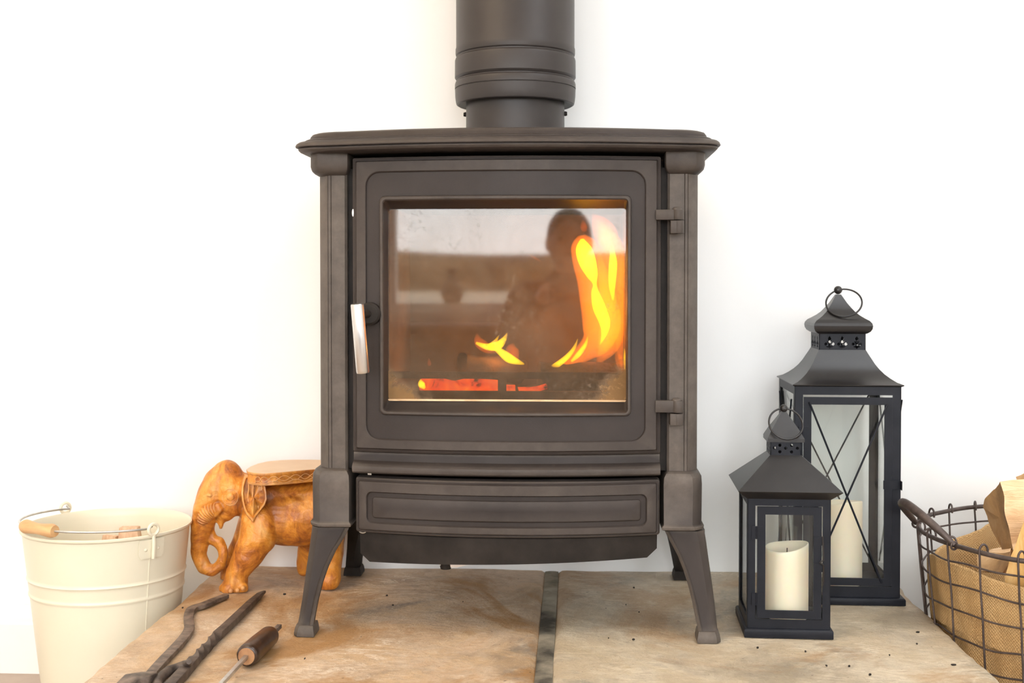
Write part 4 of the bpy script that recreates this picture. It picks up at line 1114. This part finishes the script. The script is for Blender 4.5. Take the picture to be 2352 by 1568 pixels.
# near ear: leaf-shaped plate, slightly domed, notched lower edge
ear_px = [(562,1090),(580,1087),(594,1089),(602,1100),(609,1114),(612,1130),(613,1146),(608,1160),(598,1173),(588,1186),(581,1199),(573,1190),(566,1182),(561,1172),(556,1150),(554,1132),(556,1110)]
n_e = len(ear_px); ecx = sum(p[0] for p in ear_px)/n_e; ecy = sum(p[1] for p in ear_px)/n_e
rings = []
for s_, dy in ((1.0, -0.030), (1.02, -0.040), (0.97, -0.0455), (0.86, -0.046), (0.80, -0.0435), (0.4, -0.047), (0.05, -0.049)):
    rings.append([E(ecx+(x-ecx)*s_, ecy+(y-ecy)*s_, dy - 0.006 - 0.017*max(0, (y-1110))/90 - (0.004 if x > 600 else 0)) for x, y in ear_px])
eb(MB().loft(rings), 'ear', ang=30)
for k in range(5):
    x0 = 566 + k*7.5
    pass
# carved fold lines in the ear
for k, (xa, ya, xb, yb) in enumerate(((570,1105,572,1165),(580,1100,582,1178),(591,1102,592,1168),(600,1112,600,1152))):
    eb(MB().tube([E(xa+(xb-xa)*t/8+1.5*math.sin(t), ya+(yb-ya)*t/8, -0.0525 - 0.017*max(0, ya+(yb-ya)*t/8-1110)/90) for t in range(9)], [0.0004]+[0.0013]*7+[0.0004], 6), 'ear_fold')
# ridged tusk sheath
tp = []; tr = []
for k in range(61):
    t = k/60
    x = 499 - 36*t - 4*math.sin(PI*t); y = 1166 + 36*t - 7*math.sin(PI*t)
    tp.append(E(x, y, -0.040 + 0.006*t)); tr.append((9 + 9*math.sin(PI*min(1, t*0.85+0.10)) )*SE*(1 + 0.09*math.sin(t*2*PI*9)))
eb(MB().tube(tp, tr, 14), 'tusk', ang=60)
# carved rosette on the cheek
for r_, th in ((18, 1.6), (14.5, 1.1)):
    eb(MB().tube([E(529+r_*math.cos(a), 1141+r_*1.05*math.sin(a), -0.0475-0.0 + 0.006*abs(math.cos(a))*(1 if math.cos(a) > 0 else 0.7)) for a in [2*PI*k/36 for k in range(36)]], th*SE, 6, closed=True), 'carved_ring', ang=60)
eb(MB().sphere(E(529,1141,-0.0455), (9*SE, 0.004, 9*SE)), 'carved_boss', ang=80)
eb(MB().sphere(E(481,1137,-0.0440), (7*SE, 0.004, 4.5*SE)), 'eye', ang=80)
# toenails
for (x, y, dy) in ((517,1353,-0.066),(530,1356,-0.0735),(545,1355,-0.077),(558,1350,-0.075)):
    eb(MB().sphere(E(x, y, dy+0.004), (5.5*SE, 0.004, 6*SE), 10, 7), 'toenail', ang=80)
# table top
zt_e = P(640, 1084, Y=YE-0.062).z
top_px = [(568,1083),(585,1086),(605,1087),(640,1085),(680,1081.5),(713,1078.5),(750,1076),(784,1074.5)]
front = [P(x, y, z=zt_e) for x, y in top_px]
back = [P(x, y, z=zt_e) for x, y in [(786,1062),(760,1057.5),(720,1056),(680,1056),(645,1057),(615,1060),(592,1065),(575,1072),(566,1078)]]
ol = front + back
for p in ol: p.y = min(p.y, WALLY-0.008)
cen = sum(ol, Vector())/len(ol)
print('table z', zt_e, 'front y', front[3].y, 'back y', back[3].y)
TH = 29*SE
rings = [[cen+(p-cen)*s_ + Vector((0,0,dz)) for p in ol] for s_, dz in ((0.95,-TH),(0.985,-TH+0.001),(0.995,-TH+0.004),(0.985,-TH+0.005),(0.985,-0.0045),(0.997,-0.0035),(1.0,-0.001),(0.996,0.0))]
eb(MB().loft(rings, True, True), 'table_top', ang=40, mat='elephant')['label'] = 'flat table top with a carved wavy edge band'
eb(MB().loft([[cen+(p-cen)*0.994+Vector((0,0,dz)) for p in ol] for dz in (0.0, 0.0006)]), 'dusty_top_face', 'elephant_top')
fr2 = [cen+(p-cen)*0.987 for p in front]
def along(t):
    f = t*(len(fr2)-1); i = min(int(f), len(fr2)-2); return fr2[i].lerp(fr2[i+1], f-i)
for ph, amp, zc in ((0, 0.0042, -0.010), (PI, 0.0042, -0.010), (0, 0.0022, -0.0155)):
    eb(MB().tube([along(0.14+0.86*k/90)+Vector((0,-0.0004, zc+amp*math.sin(k/90*2*PI*4.5+ph))) for k in range(91)], 0.0007, 5), 'carved_wave', ang=60)

# ------------------------------------------------------------------ fire tools lying on the hearth
def H(px, py, z=0.0): return P(px, py, z=z)
# bent flat iron bar
g = 'forged fire tools on the hearth'
def tool(name, label, at): return thing(name, label, 'fire tool', (at.x, at.y, 0), 0, g)
def tb(t, mb, name, mat, **k):
    mb.warp(lambda p: p - t.location); return mb.build(name, M[mat], t, **k)
def spline(pts, n=6):
    pts = [Vector(p) for p in pts]; out = []
    for i in range(len(pts)-1):
        a, b, c, d = pts[max(i-1,0)], pts[i], pts[i+1], pts[min(i+2, len(pts)-1)]
        for k in range(n):
            t = k/n; out.append(0.5*((2*b)+(c-a)*t+(2*a-5*b+4*c-d)*t*t+(3*b-a-3*c+d)*t**3))
    return out + [pts[-1]]
t1 = tool('fire_iron', 'flat forged iron bar with a double bend, nearest the cream bucket', H(430,1450))
zz1 = 0.0045
pA = spline([H(520,1368,zz1), H(495,1378,zz1), H(466,1390,zz1), H(446,1396,zz1), H(437,1404,zz1), H(433,1420,zz1), H(435,1441,zz1), H(428,1458,zz1), H(408,1482,zz1), H(370,1522,zz1), H(335,1562,zz1), H(300,1600,zz1)], 5)
tb(t1, MB().bar(pA, [0.011+0.0035*min(1, k/10) for k in range(len(pA))], 0.0065), 'bar', 'rust_forged', ang=40, bevel=0.0008)
tb(t1, MB().bar([H(357,1551,0.012), H(332,1556,0.014), H(305,1560,0.014), H(285,1580,0.010)], [0.010,0.024,0.028,0.024], 0.010), 'blade', 'rust_forged', bevel=0.002)
t2 = tool('fire_poker', 'long forged poker with a twisted shank and pointed tip, middle one of the tools', H(490,1460))
pts2 = [(608,1358),(596,1366),(575,1386),(548,1413),(520,1440),(500,1458),(490,1468),(480,1480),(468,1493),(455,1506),(440,1523),(425,1540),(398,1570),(350,1622)]
wid2 = [0.0045,0.009,0.0115,0.0125,0.0130,0.0135,0.0130,0.0138,0.0130,0.0140,0.0140,0.0145,0.015,0.015]
p2 = [H(x, y, 0.0062) for x, y in pts2]
fine = []; fw = []; tw = []
for i in range(len(p2)-1):
    for k in range(5):
        t = k/5; fine.append(p2[i].lerp(p2[i+1], t)); fw.append(wid2[i]+(wid2[i+1]-wid2[i])*t)
        py = pts2[i][1] + (pts2[i+1][1]-pts2[i][1])*t
        tw.append(PI*2*max(0, min(1, (py-1458)/58)))
fine.append(p2[-1]); fw.append(wid2[-1]); tw.append(2*PI)
tb(t2, MB().bar(fine, fw, [w*0.78 for w in fw], twist=tw), 'shank', 'forged', ang=50, bevel=0.0009)
hk = spline([H(434,1519,0.020), H(428,1526,0.012), H(408,1534,0.008), H(388,1541,0.008), H(372,1553,0.008), H(362,1568,0.008), H(366,1584,0.008), H(384,1590,0.008)], 5)
tb(t2, MB().tube(hk, [0.0035+0.0032*min(1, k/6) for k in range(len(hk))], 10), 'hook', 'forged', ang=60)
t3 = tool('long_handled_tool', 'iron rod tool with a dark varnished turned wooden handle, nearest the stove leg', H(600,1480))
a3, b3 = H(560,1520,0.0155), H(640,1436,0.0155)
dirv = (b3-a3).normalized()
e0, e1 = H(566,1507,0.0155), H(624,1455,0.0155)
dirv = (e1-e0).normalized(); Lh = (e1-e0).length
hp = [(0.0,0.0115),(0.001,0.0135),(0.004,0.0148),(0.010,0.0152),(0.5*Lh,0.0150),(Lh-0.012,0.0140),(Lh-0.005,0.0120),(Lh-0.001,0.0085),(Lh,0.006)]
tb(t3, MB().tube([e0+dirv*s_ for s_, r in hp], [r for s_, r in hp], 28), 'wooden_handle', 'darkwood', ang=40)
tb(t3, MB().tube([e0-dirv*0.0006, e0+dirv*0.0012], 0.0112, 24), 'bare_wood_end', 'endwood', ang=40)
tb(t3, MB().bar([H(500,1582,0.008), e0-dirv*0.09+Vector((0,0,-0.006)), e0-dirv*0.0008], 0.0058, 0.0048), 'rod', 'bright_metal', bevel=0.0005)
tb(t3, MB().bar([e1-dirv*0.002, e1+dirv*0.034+Vector((0,0,0.001))], 0.0068, 0.0056), 'tang', 'rust_forged', bevel=0.0005)
# bits of charcoal and stone chips on the hearth
cm = [(653,1364,4.5,1.6),(888,1367,2.5,1),(902,1389,2.5,1.6),(1063,1381,2,1),(1456,1349,2.5,1),(1438,1388,2,1),(1455,1468,2.5,1.5),(1468,1405,1.6,1),(1397,1465,1.5,1),(1740,1487,3,1.6),(1850,1495,2.5,1.2),(2043,1504,2,1),(2108,1451,4,1.2),(1998,1548,3,2.2),(2106,1478,2,1.2),(1897,1528,2.2,1.2),(2190,1526,6,1.6),(1951,1529,2.2,1.2),(700,1512,2,1.2),(420,1395,1.6,1)]
cb = MB()
for i, (x, y, a, b) in enumerate(cm):
    p = H(x, y, 0.0006); s_ = p.y/F
    m0 = len(cb.v); cb.sphere(p, (a*s_, b*s_*1.8, 0.0014), 7, 5)
    for k in range(m0, len(cb.v)): cb.v[k] += Vector((noise.noise(cb.v[k]*300), noise.noise(cb.v[k]*300+Vector((3,0,0))), 0))*0.0015
co = cb.build('charcoal_crumbs', M['black_iron']); co['kind'] = 'stuff'; tag(co, 'small dark crumbs of charcoal scattered over the stone hearth', 'crumbs')

# ------------------------------------------------------------------ wire basket
ZR = 0.128
kc = P(2466, 1227, z=ZR)
KX, KY = kc.x, kc.y
RB = KX - P(2124, 1205, Y=KY).x
if KY + RB > WALLY - 0.012: print('basket deep', KY + RB, WALLY)
print('basket', KX, KY, RB, 'hearth edge', HX1)
basket = thing('wire_log_basket', 'round brown wire log basket lined with burlap at the right end of the hearth', 'basket', (KX, KY, FLOORZ))
HK = ZR - FLOORZ
def kr(z):     # radius at height above the floor
    t = max(0.0, min(1.0, z/HK)); return RB*(0.83 + 0.17*t**0.8)
def ring_pts(z, n=120, off=0.0, wob=0.0):
    return [Vector(((kr(z)+off)*math.cos(a), (kr(z)+off)*math.sin(a), z + wob*noise.noise(Vector((math.cos(a)*3, math.sin(a)*3, z*20))))) for a in [2*PI*k/n for k in range(n)]]
def kw(mb, name, mat=None, **k): return mb.build(name, M['wire'] if mat is None else mat, basket, **k)
kw(MB().tube(ring_pts(HK, wob=0.003), 0.0034, 10, closed=True), 'rim_wire', ang=80)
for i_, z in enumerate((HK-0.024, HK-0.060, HK-0.097, HK-0.134, HK-0.172, HK-0.21, HK-0.25, 0.004)):
    kw(MB().tube(ring_pts(max(z, 0.004), off=0.0015, wob=0.008), 0.0015, 8, closed=True), 'ring_wire', ang=80)
NV = 24
for k in range(NV):
    a = 2*PI*(k+0.35)/NV
    c, s_ = math.cos(a), math.sin(a); T = Vector((-s_, c, 0))
    pts = []
    for j in range(25):
        z = 0.004 + (HK+0.002-0.004)*j/24
        r = kr(z)+0.0038
        pts.append(Vector((r*c, r*s_, z)) + T*0.003*noise.noise(Vector((k*3.3, z*14, 0))))
    top = pts[-1]; rr_ = 0.0062
    R_ = Vector((c, s_, 0))
    for j in range(1, 12):   # curl over the rim
        b = PI*j/11*1.15
        pts.append(top + (T*0.45 - R_*0.9)*(rr_*(1-math.cos(b))) + Vector((0, 0, rr_*1.5*math.sin(b))))
    kw(MB().tube(pts, 0.0016, 7), 'upright_wire', ang=80)
# base wires
for k in range(4):
    a = PI*k/4
    kw(MB().tube([(kr(0)*math.cos(a), kr(0)*math.sin(a), 0.003+0.003*k*0.3), (-kr(0)*math.cos(a), -kr(0)*math.sin(a), 0.003+0.003*k*0.3)], 0.0016, 7), 'base_wire', ang=80)
# bail handles on the left and the right: thick loop leaning outwards
for hs in (0, PI):
    mid = PI + math.radians(4) + hs
    pts = []
    half = math.radians(20)
    for j in range(29):
        t = j/28; a = mid + half*(1-2*t)*1.0
        lift = math.sin(PI*t)
        r = kr(HK) + 0.004 + 0.030*lift**0.8
        pts.append(Vector((r*math.cos(a), r*math.sin(a), HK + 0.002 + 0.045*lift**0.8)))
    kw(MB().tube(pts, [0.0035+0.0035*math.sin(PI*j/28)**0.5 for j in range(29)], 12), 'carrying_handle', ang=80)
    for e in (0, -1):
        p = pts[e]; a = math.atan2(p.y, p.x)
        kw(MB().tube([p+Vector((0.0055*math.cos(b)*math.cos(a), 0.0055*math.cos(b)*math.sin(a), 0.0055*math.sin(b)-0.001)) for b in [2*PI*q/14 for q in range(14)]], 0.0018, 6, closed=True), 'handle_eye', ang=80)
# burlap liner: inner sack with a folded, sagging top edge
nA, nZ = 160, 26
def ltop(a):
    # height of the cloth's edge: high at the left and back-right, sagging at the front
    front = max(0.0, -math.sin(a)); left = max(0.0, -math.cos(a)); bk = max(0.0, math.sin(a))
    h = HK - 0.030 - 0.020*front**1.5 - 0.022*bk*max(0, -math.cos(a))
    h += 0.022*math.exp(-((a-math.radians(112))/0.30)**2) - 0.018*math.exp(-((a-math.radians(160))/0.3)**2)
    h += 0.004*noise.noise(Vector((math.cos(a)*3, math.sin(a)*3, 1)))
    return h
cloth = MB(); vs = []; uvs = []
for i in range(nZ+1):
    t = i/nZ
    for j in range(nA):
        a = 2*PI*j/nA; zt_ = ltop(a); z = 0.008 + (zt_-0.008)*t
        fold = 0.007*noise.noise(Vector((math.cos(a)*5, math.sin(a)*5, z*7))) + 0.0045*noise.noise(Vector((math.cos(a)*12, math.sin(a)*12, z*14)))
        r = kr(z) - 0.0075 + min(fold, 0.003)
        bkf = max(0.0, math.sin(a))
        r -= 0.050*t**3*math.exp(-((a-math.radians(112))/0.42)**2)     # the far left of the cloth falls inwards
        vs.append(Vector((r*math.cos(a), r*math.sin(a), z))); uvs.append((a/(2*PI)*2*PI*RB, z))
# hem rolled inwards
for i in range(1, 6):
    for j in range(nA):
        a = 2*PI*j/nA; base = vs[nZ*nA+j]; b = PI*i/5
        r_ = 0.0028; rad = Vector((math.cos(a), math.sin(a), 0))
        vs.append(base - rad*r_*(1-math.cos(b)) + Vector((0,0,r_*math.sin(b)))); uvs.append((a*RB, base.z+0.002*i))
for i in range(1, 7):
    for j in range(nA):
        a = 2*PI*j/nA; base = vs[(nZ+5)*nA+j]
        rad = Vector((math.cos(a), math.sin(a), 0))
        vs.append(base - rad*0.002 + Vector((0,0,-0.016*i))); uvs.append((a*RB, base.z-0.016*i))
rows_ = len(vs)//nA
fs = [(i*nA+j, i*nA+(j+1) % nA, (i+1)*nA+(j+1) % nA, (i+1)*nA+j) for i in range(rows_-1) for j in range(nA)]
cloth.add(vs, fs); cloth.f.append(tuple(range(nA-1, -1, -1)))
lo = cloth.build('burlap_liner', M['burlap'], basket, ang=70)
lo['label'] = 'tan burlap sack lining'
ul = lo.data.uv_layers.new(name='weave')
for poly in lo.data.polygons:
    us = [uvs[v][0] for v in poly.vertices] if max(poly.vertices) < len(uvs) else None
    wrap = us and (max(us)-min(us) > RB*3)
    for li, v in zip(poly.loop_indices, poly.vertices):
        u_, w_ = uvs[v]
        if wrap and u_ < RB: u_ += 2*PI*RB
        ul.data[li].uv = (u_, w_)

# firewood in the basket
def K(px, py, dy=0.0): return P(px, py, Y=KY+dy)
def split_log(label, front_pts, dvec, mats, seed, name='firewood_log'):
    """front_pts: face polygon; dvec: length direction"""
    fr_ = [Vector(p) for p in front_pts]; dvec = Vector(dvec); n = len(fr_)
    loopv = []
    for i in range(n):           # subdivide the outline
        a, b = fr_[i], fr_[(i+1) % n]
        for k in range(8): loopv.append(a.lerp(b, k/8))
    rings = []
    cen = sum(fr_, Vector())/n
    for s_ in (0.0, 0.35):
        rings.append([cen.lerp(p, s_+0.02) for p in loopv])
    rings.append([cen.lerp(p, 0.7) for p in loopv])
    for k in range(13): rings.append([p + dvec*k/12 for p in loopv])
    mb = MB().loft(rings)
    c = cen + dvec/2
    mb.warp(lambda p: p - c + Vector((noise.noise(p*26+Vector((seed,0,0))), noise.noise(p*26+Vector((0,seed,0)))*0.6, noise.noise(p*26+Vector((0,0,seed)))))*0.006 + Vector((0,0,noise.noise(Vector((p.x*10, p.y*10, p.z*120+seed)))*0.0015)))
    o = mb.build(name, mats[0], None, ang=40)
    o.data.materials.append(mats[1])
    nl = len(loopv)
    for poly in o.data.polygons:
        if min(poly.vertices) < 3*nl: poly.material_index = 1
    o.location = c
    return tag(o, label, 'log', 'firewood in the wire basket')
split_log('big split log lying uppermost in the basket with a pale clean-split face', [K(2298,1103,-0.045), K(2276,1135,-0.015), K(2256,1163,0.012), K(2270,1196,0.020), K(2302,1263,0.0), K(2327,1262,-0.060), K(2314,1190,-0.055)], (0.20, -0.002, 0.012), (M['split_wood'], M['bark']), 4)
split_log('short dark-ended log lying low behind the front rim of the basket', [K(2246,1273,-0.08), K(2283,1267,-0.08), K(2322,1262,-0.08), K(2322,1290,-0.085), K(2302,1316,-0.085), K(2252,1316,-0.085)], (0.07, 0.16, -0.03), (M['split_wood'], M['bark']), 9)
split_log('amber-brown split log leaning at the right edge of the basket opening', [K(2362,1188,-0.110), K(2336,1236,-0.115), K(2318,1288,-0.118), K(2304,1330,-0.12), K(2402,1340,-0.125), K(2420,1200,-0.115)], (0.03, 0.055, -0.13), (M['amber_wood'], M['amber_wood']), 14)
split_log('thin splinter of wood lying on top of the big split log', [K(2333,1093,-0.030), K(2360,1083,-0.030), K(2362,1099,-0.030), K(2338,1103,-0.030)], (0.13, 0.02, 0.006), (M['split_wood'], M['bark']), 21)
for i, (dx, dy, z, L_len, rr_) in enumerate(((-0.056, 0.0, -0.145, 0.20, 0.040), (0.050, 0.0, -0.143, 0.20, 0.042), (0.0, 0.02, -0.055, 0.20, 0.042))):
    m = MB(); m.tube([(0, -L_len/2 + L_len*k/10, 0) for k in range(11)], rr_, 14)
    m.warp(lambda p: p + Vector((noise.noise(p*30+Vector((i,0,0))), 0, noise.noise(p*30+Vector((0,i,0)))))*0.006)
    o = m.build('firewood_log', M['bark'], None, ang=45)
    o.location = (KX+dx, KY+dy, z+0.006); o.rotation_euler = (0, 0, (0.06, -0.06, 1.2)[i])
    tag(o, ('left log of the bottom layer inside the burlap-lined basket', 'right log of the bottom layer inside the burlap-lined basket', 'round log crosswise on the bottom layer of the basket')[i], 'log', 'firewood in the wire basket')

# ------------------------------------------------------------------ what the stove glass reflects: sofa, sill vase, photographer
sofa = thing('sideboard', 'low brown wooden sideboard standing under the window opposite the stove', 'sideboard', (-0.2, REARY+0.20, FLOORZ))
MB().box(-0.95, 0.95, -0.17, 0.17, 0.06, 0.50).build('carcass', M['sofa'], sofa, bevel=0.004)
MB().box(-0.97, 0.97, -0.18, 0.19, 0.501, 0.53).build('top_board', M['sofa'], sofa, bevel=0.004)
for k in range(4):
    x0 = -0.93 + 0.467*k
    d_ = MB().box(x0, x0+0.455, 0.171, 0.186, 0.08, 0.485).build('cupboard_door', M['sofa'], sofa, bevel=0.003)
    MB().sphere((x0+(0.42 if k % 2 == 0 else 0.035), 0.196, 0.30), 0.012, 12, 8).build('knob', M['steel'], d_)
for sx in (-0.9, 0.9):
    for sy in (-0.13, 0.13): MB().box(sx-0.025, sx+0.025, sy-0.025, sy+0.025, 0, 0.06).build('foot', M['darkwood'], sofa)
vase = MB().lathe([(0.03,0),(0.045,0.02),(0.05,0.05),(0.03,0.09),(0.015,0.12),(0.02,0.145),(0.012,0.145)], n=24)
vo = vase.build('vase', M['black_cloth']); vo.location = (-0.52, REARY-0.05, 0.375+0.04)
tag(vo, 'small dark vase on the window sill opposite the stove', 'vase')

def remeshed(mb, name, mat, parent, vox=0.012, it=4):
    tmp = mb.build('tmp', None); m1 = tmp.modifiers.new('r', 'REMESH'); m1.mode = 'VOXEL'; m1.voxel_size = vox
    m2 = tmp.modifiers.new('s', 'SMOOTH'); m2.factor = 0.5; m2.iterations = it
    me = bpy.data.meshes.new_from_object(tmp.evaluated_get(bpy.context.evaluated_depsgraph_get()))
    bpy.data.objects.remove(tmp, do_unlink=True)
    for v in me.vertices: v.co.z = max(v.co.z, 0.002)
    me.materials.clear(); me.materials.append(mat); me.shade_smooth()
    o = bpy.data.objects.new(name, me); COL.objects.link(o); o.parent = parent; return o
M['skin'] = mottled('skin', (0.45,0.27,0.19), (0.52,0.32,0.23), 8, 0.5)
M['hair'] = mottled('dark_hair', (0.02,0.014,0.010), (0.045,0.03,0.02), 30, 0.6)
per = thing('person', 'person in dark clothes kneeling to photograph the stove, seen reflected in its glass', 'person', (-0.02, -0.78, FLOORZ))
b = MB()
def chain(*pts):
    for p, q in zip(pts[:-1], pts[1:]): b.cap(p[:3], q[:3], p[3], q[3], 16, 6)
chain((0,-0.26,0.30,0.15),(0,-0.20,0.42,0.135),(0,-0.12,0.56,0.135),(0,-0.08,0.66,0.10))
chain((-0.15,-0.09,0.64,0.065),(0.15,-0.09,0.64,0.065)); chain((0,-0.07,0.68,0.06),(0,-0.04,0.74,0.05))
for s in (-1, 1):
    chain((s*0.17,-0.09,0.63,0.058),(s*0.24,-0.02,0.42,0.045),(s*0.20,0.10,0.50,0.038),(s*0.09,0.20,0.64,0.030))
    chain((s*0.09,-0.26,0.28,0.095),(s*0.17,0.14,0.16,0.070),(s*0.17,0.16,0.075,0.062)); chain((s*0.17,0.12,0.07,0.058),(s*0.15,-0.26,0.055,0.045),(s*0.15,-0.34,0.05,0.035))
remeshed(b, 'body', M['black_cloth'], per)
b = MB()
b.sphere((0,-0.02,0.84),(0.073,0.092,0.108),24,16); b.cap((0,-0.04,0.72),(0,-0.03,0.78),0.048,0.048); b.cap((0,0.03,0.77),(0,0.045,0.775),0.035,0.028)
b.cap((0,0.068,0.845),(0,0.085,0.822),0.009,0.014)
for s in (-1, 1): b.sphere((s*0.075,-0.02,0.835),(0.010,0.020,0.030),10,8)
remeshed(b, 'head', M['skin'], per, 0.006, 2)
for s in (-1, 1):
    e = MB().sphere((s*0.030,0.062,0.850),(0.011,0.009,0.008),12,8).build('eye', M['hair'], per)
MB().sphere((0,0.070,0.795),(0.022,0.006,0.006),12,8).build('mouth', M['sofa'], per)
b = MB(); b.sphere((0,-0.032,0.862),(0.080,0.092,0.100),24,16); remeshed(b, 'hair', M['hair'], per, 0.008, 3)
for s in (-1, 1):
    b = MB(); b.cap((s*0.088,0.205,0.645),(s*0.070,0.235,0.665),0.026,0.030)
    for k in range(4):
        zf = 0.690-0.017*k; ln = (0.028,0.034,0.031,0.024)[k]
        b.cap((s*0.070,0.245,zf),(s*(0.066),0.245+ln,zf+0.002),0.0085,0.0080); b.cap((s*0.066,0.245+ln,zf+0.002),(s*(0.050),0.262+ln,zf),0.0080,0.0072)
    b.cap((s*0.062,0.215,0.680),(s*0.045,0.222,0.700),0.0105,0.009)
    remeshed(b, 'hand', M['skin'], per, 0.0042, 1)
cam_o = thing('photo_camera', 'black camera held by the kneeling person', 'camera', (-0.02, -0.50, FLOORZ+0.685))
MB().box(-0.062, 0.062, -0.025, 0.020, -0.04, 0.045).build('camera_body', M['black_cloth'], cam_o, bevel=0.006)
MB().lathe([(0.030,0),(0.034,0.01),(0.034,0.06),(0.030,0.065)], n=32).xf(Matrix.Translation((0,0.02,0)) @ Matrix.Rotation(-PI/2, 4, 'X')).build('lens', M['black_cloth'], cam_o)
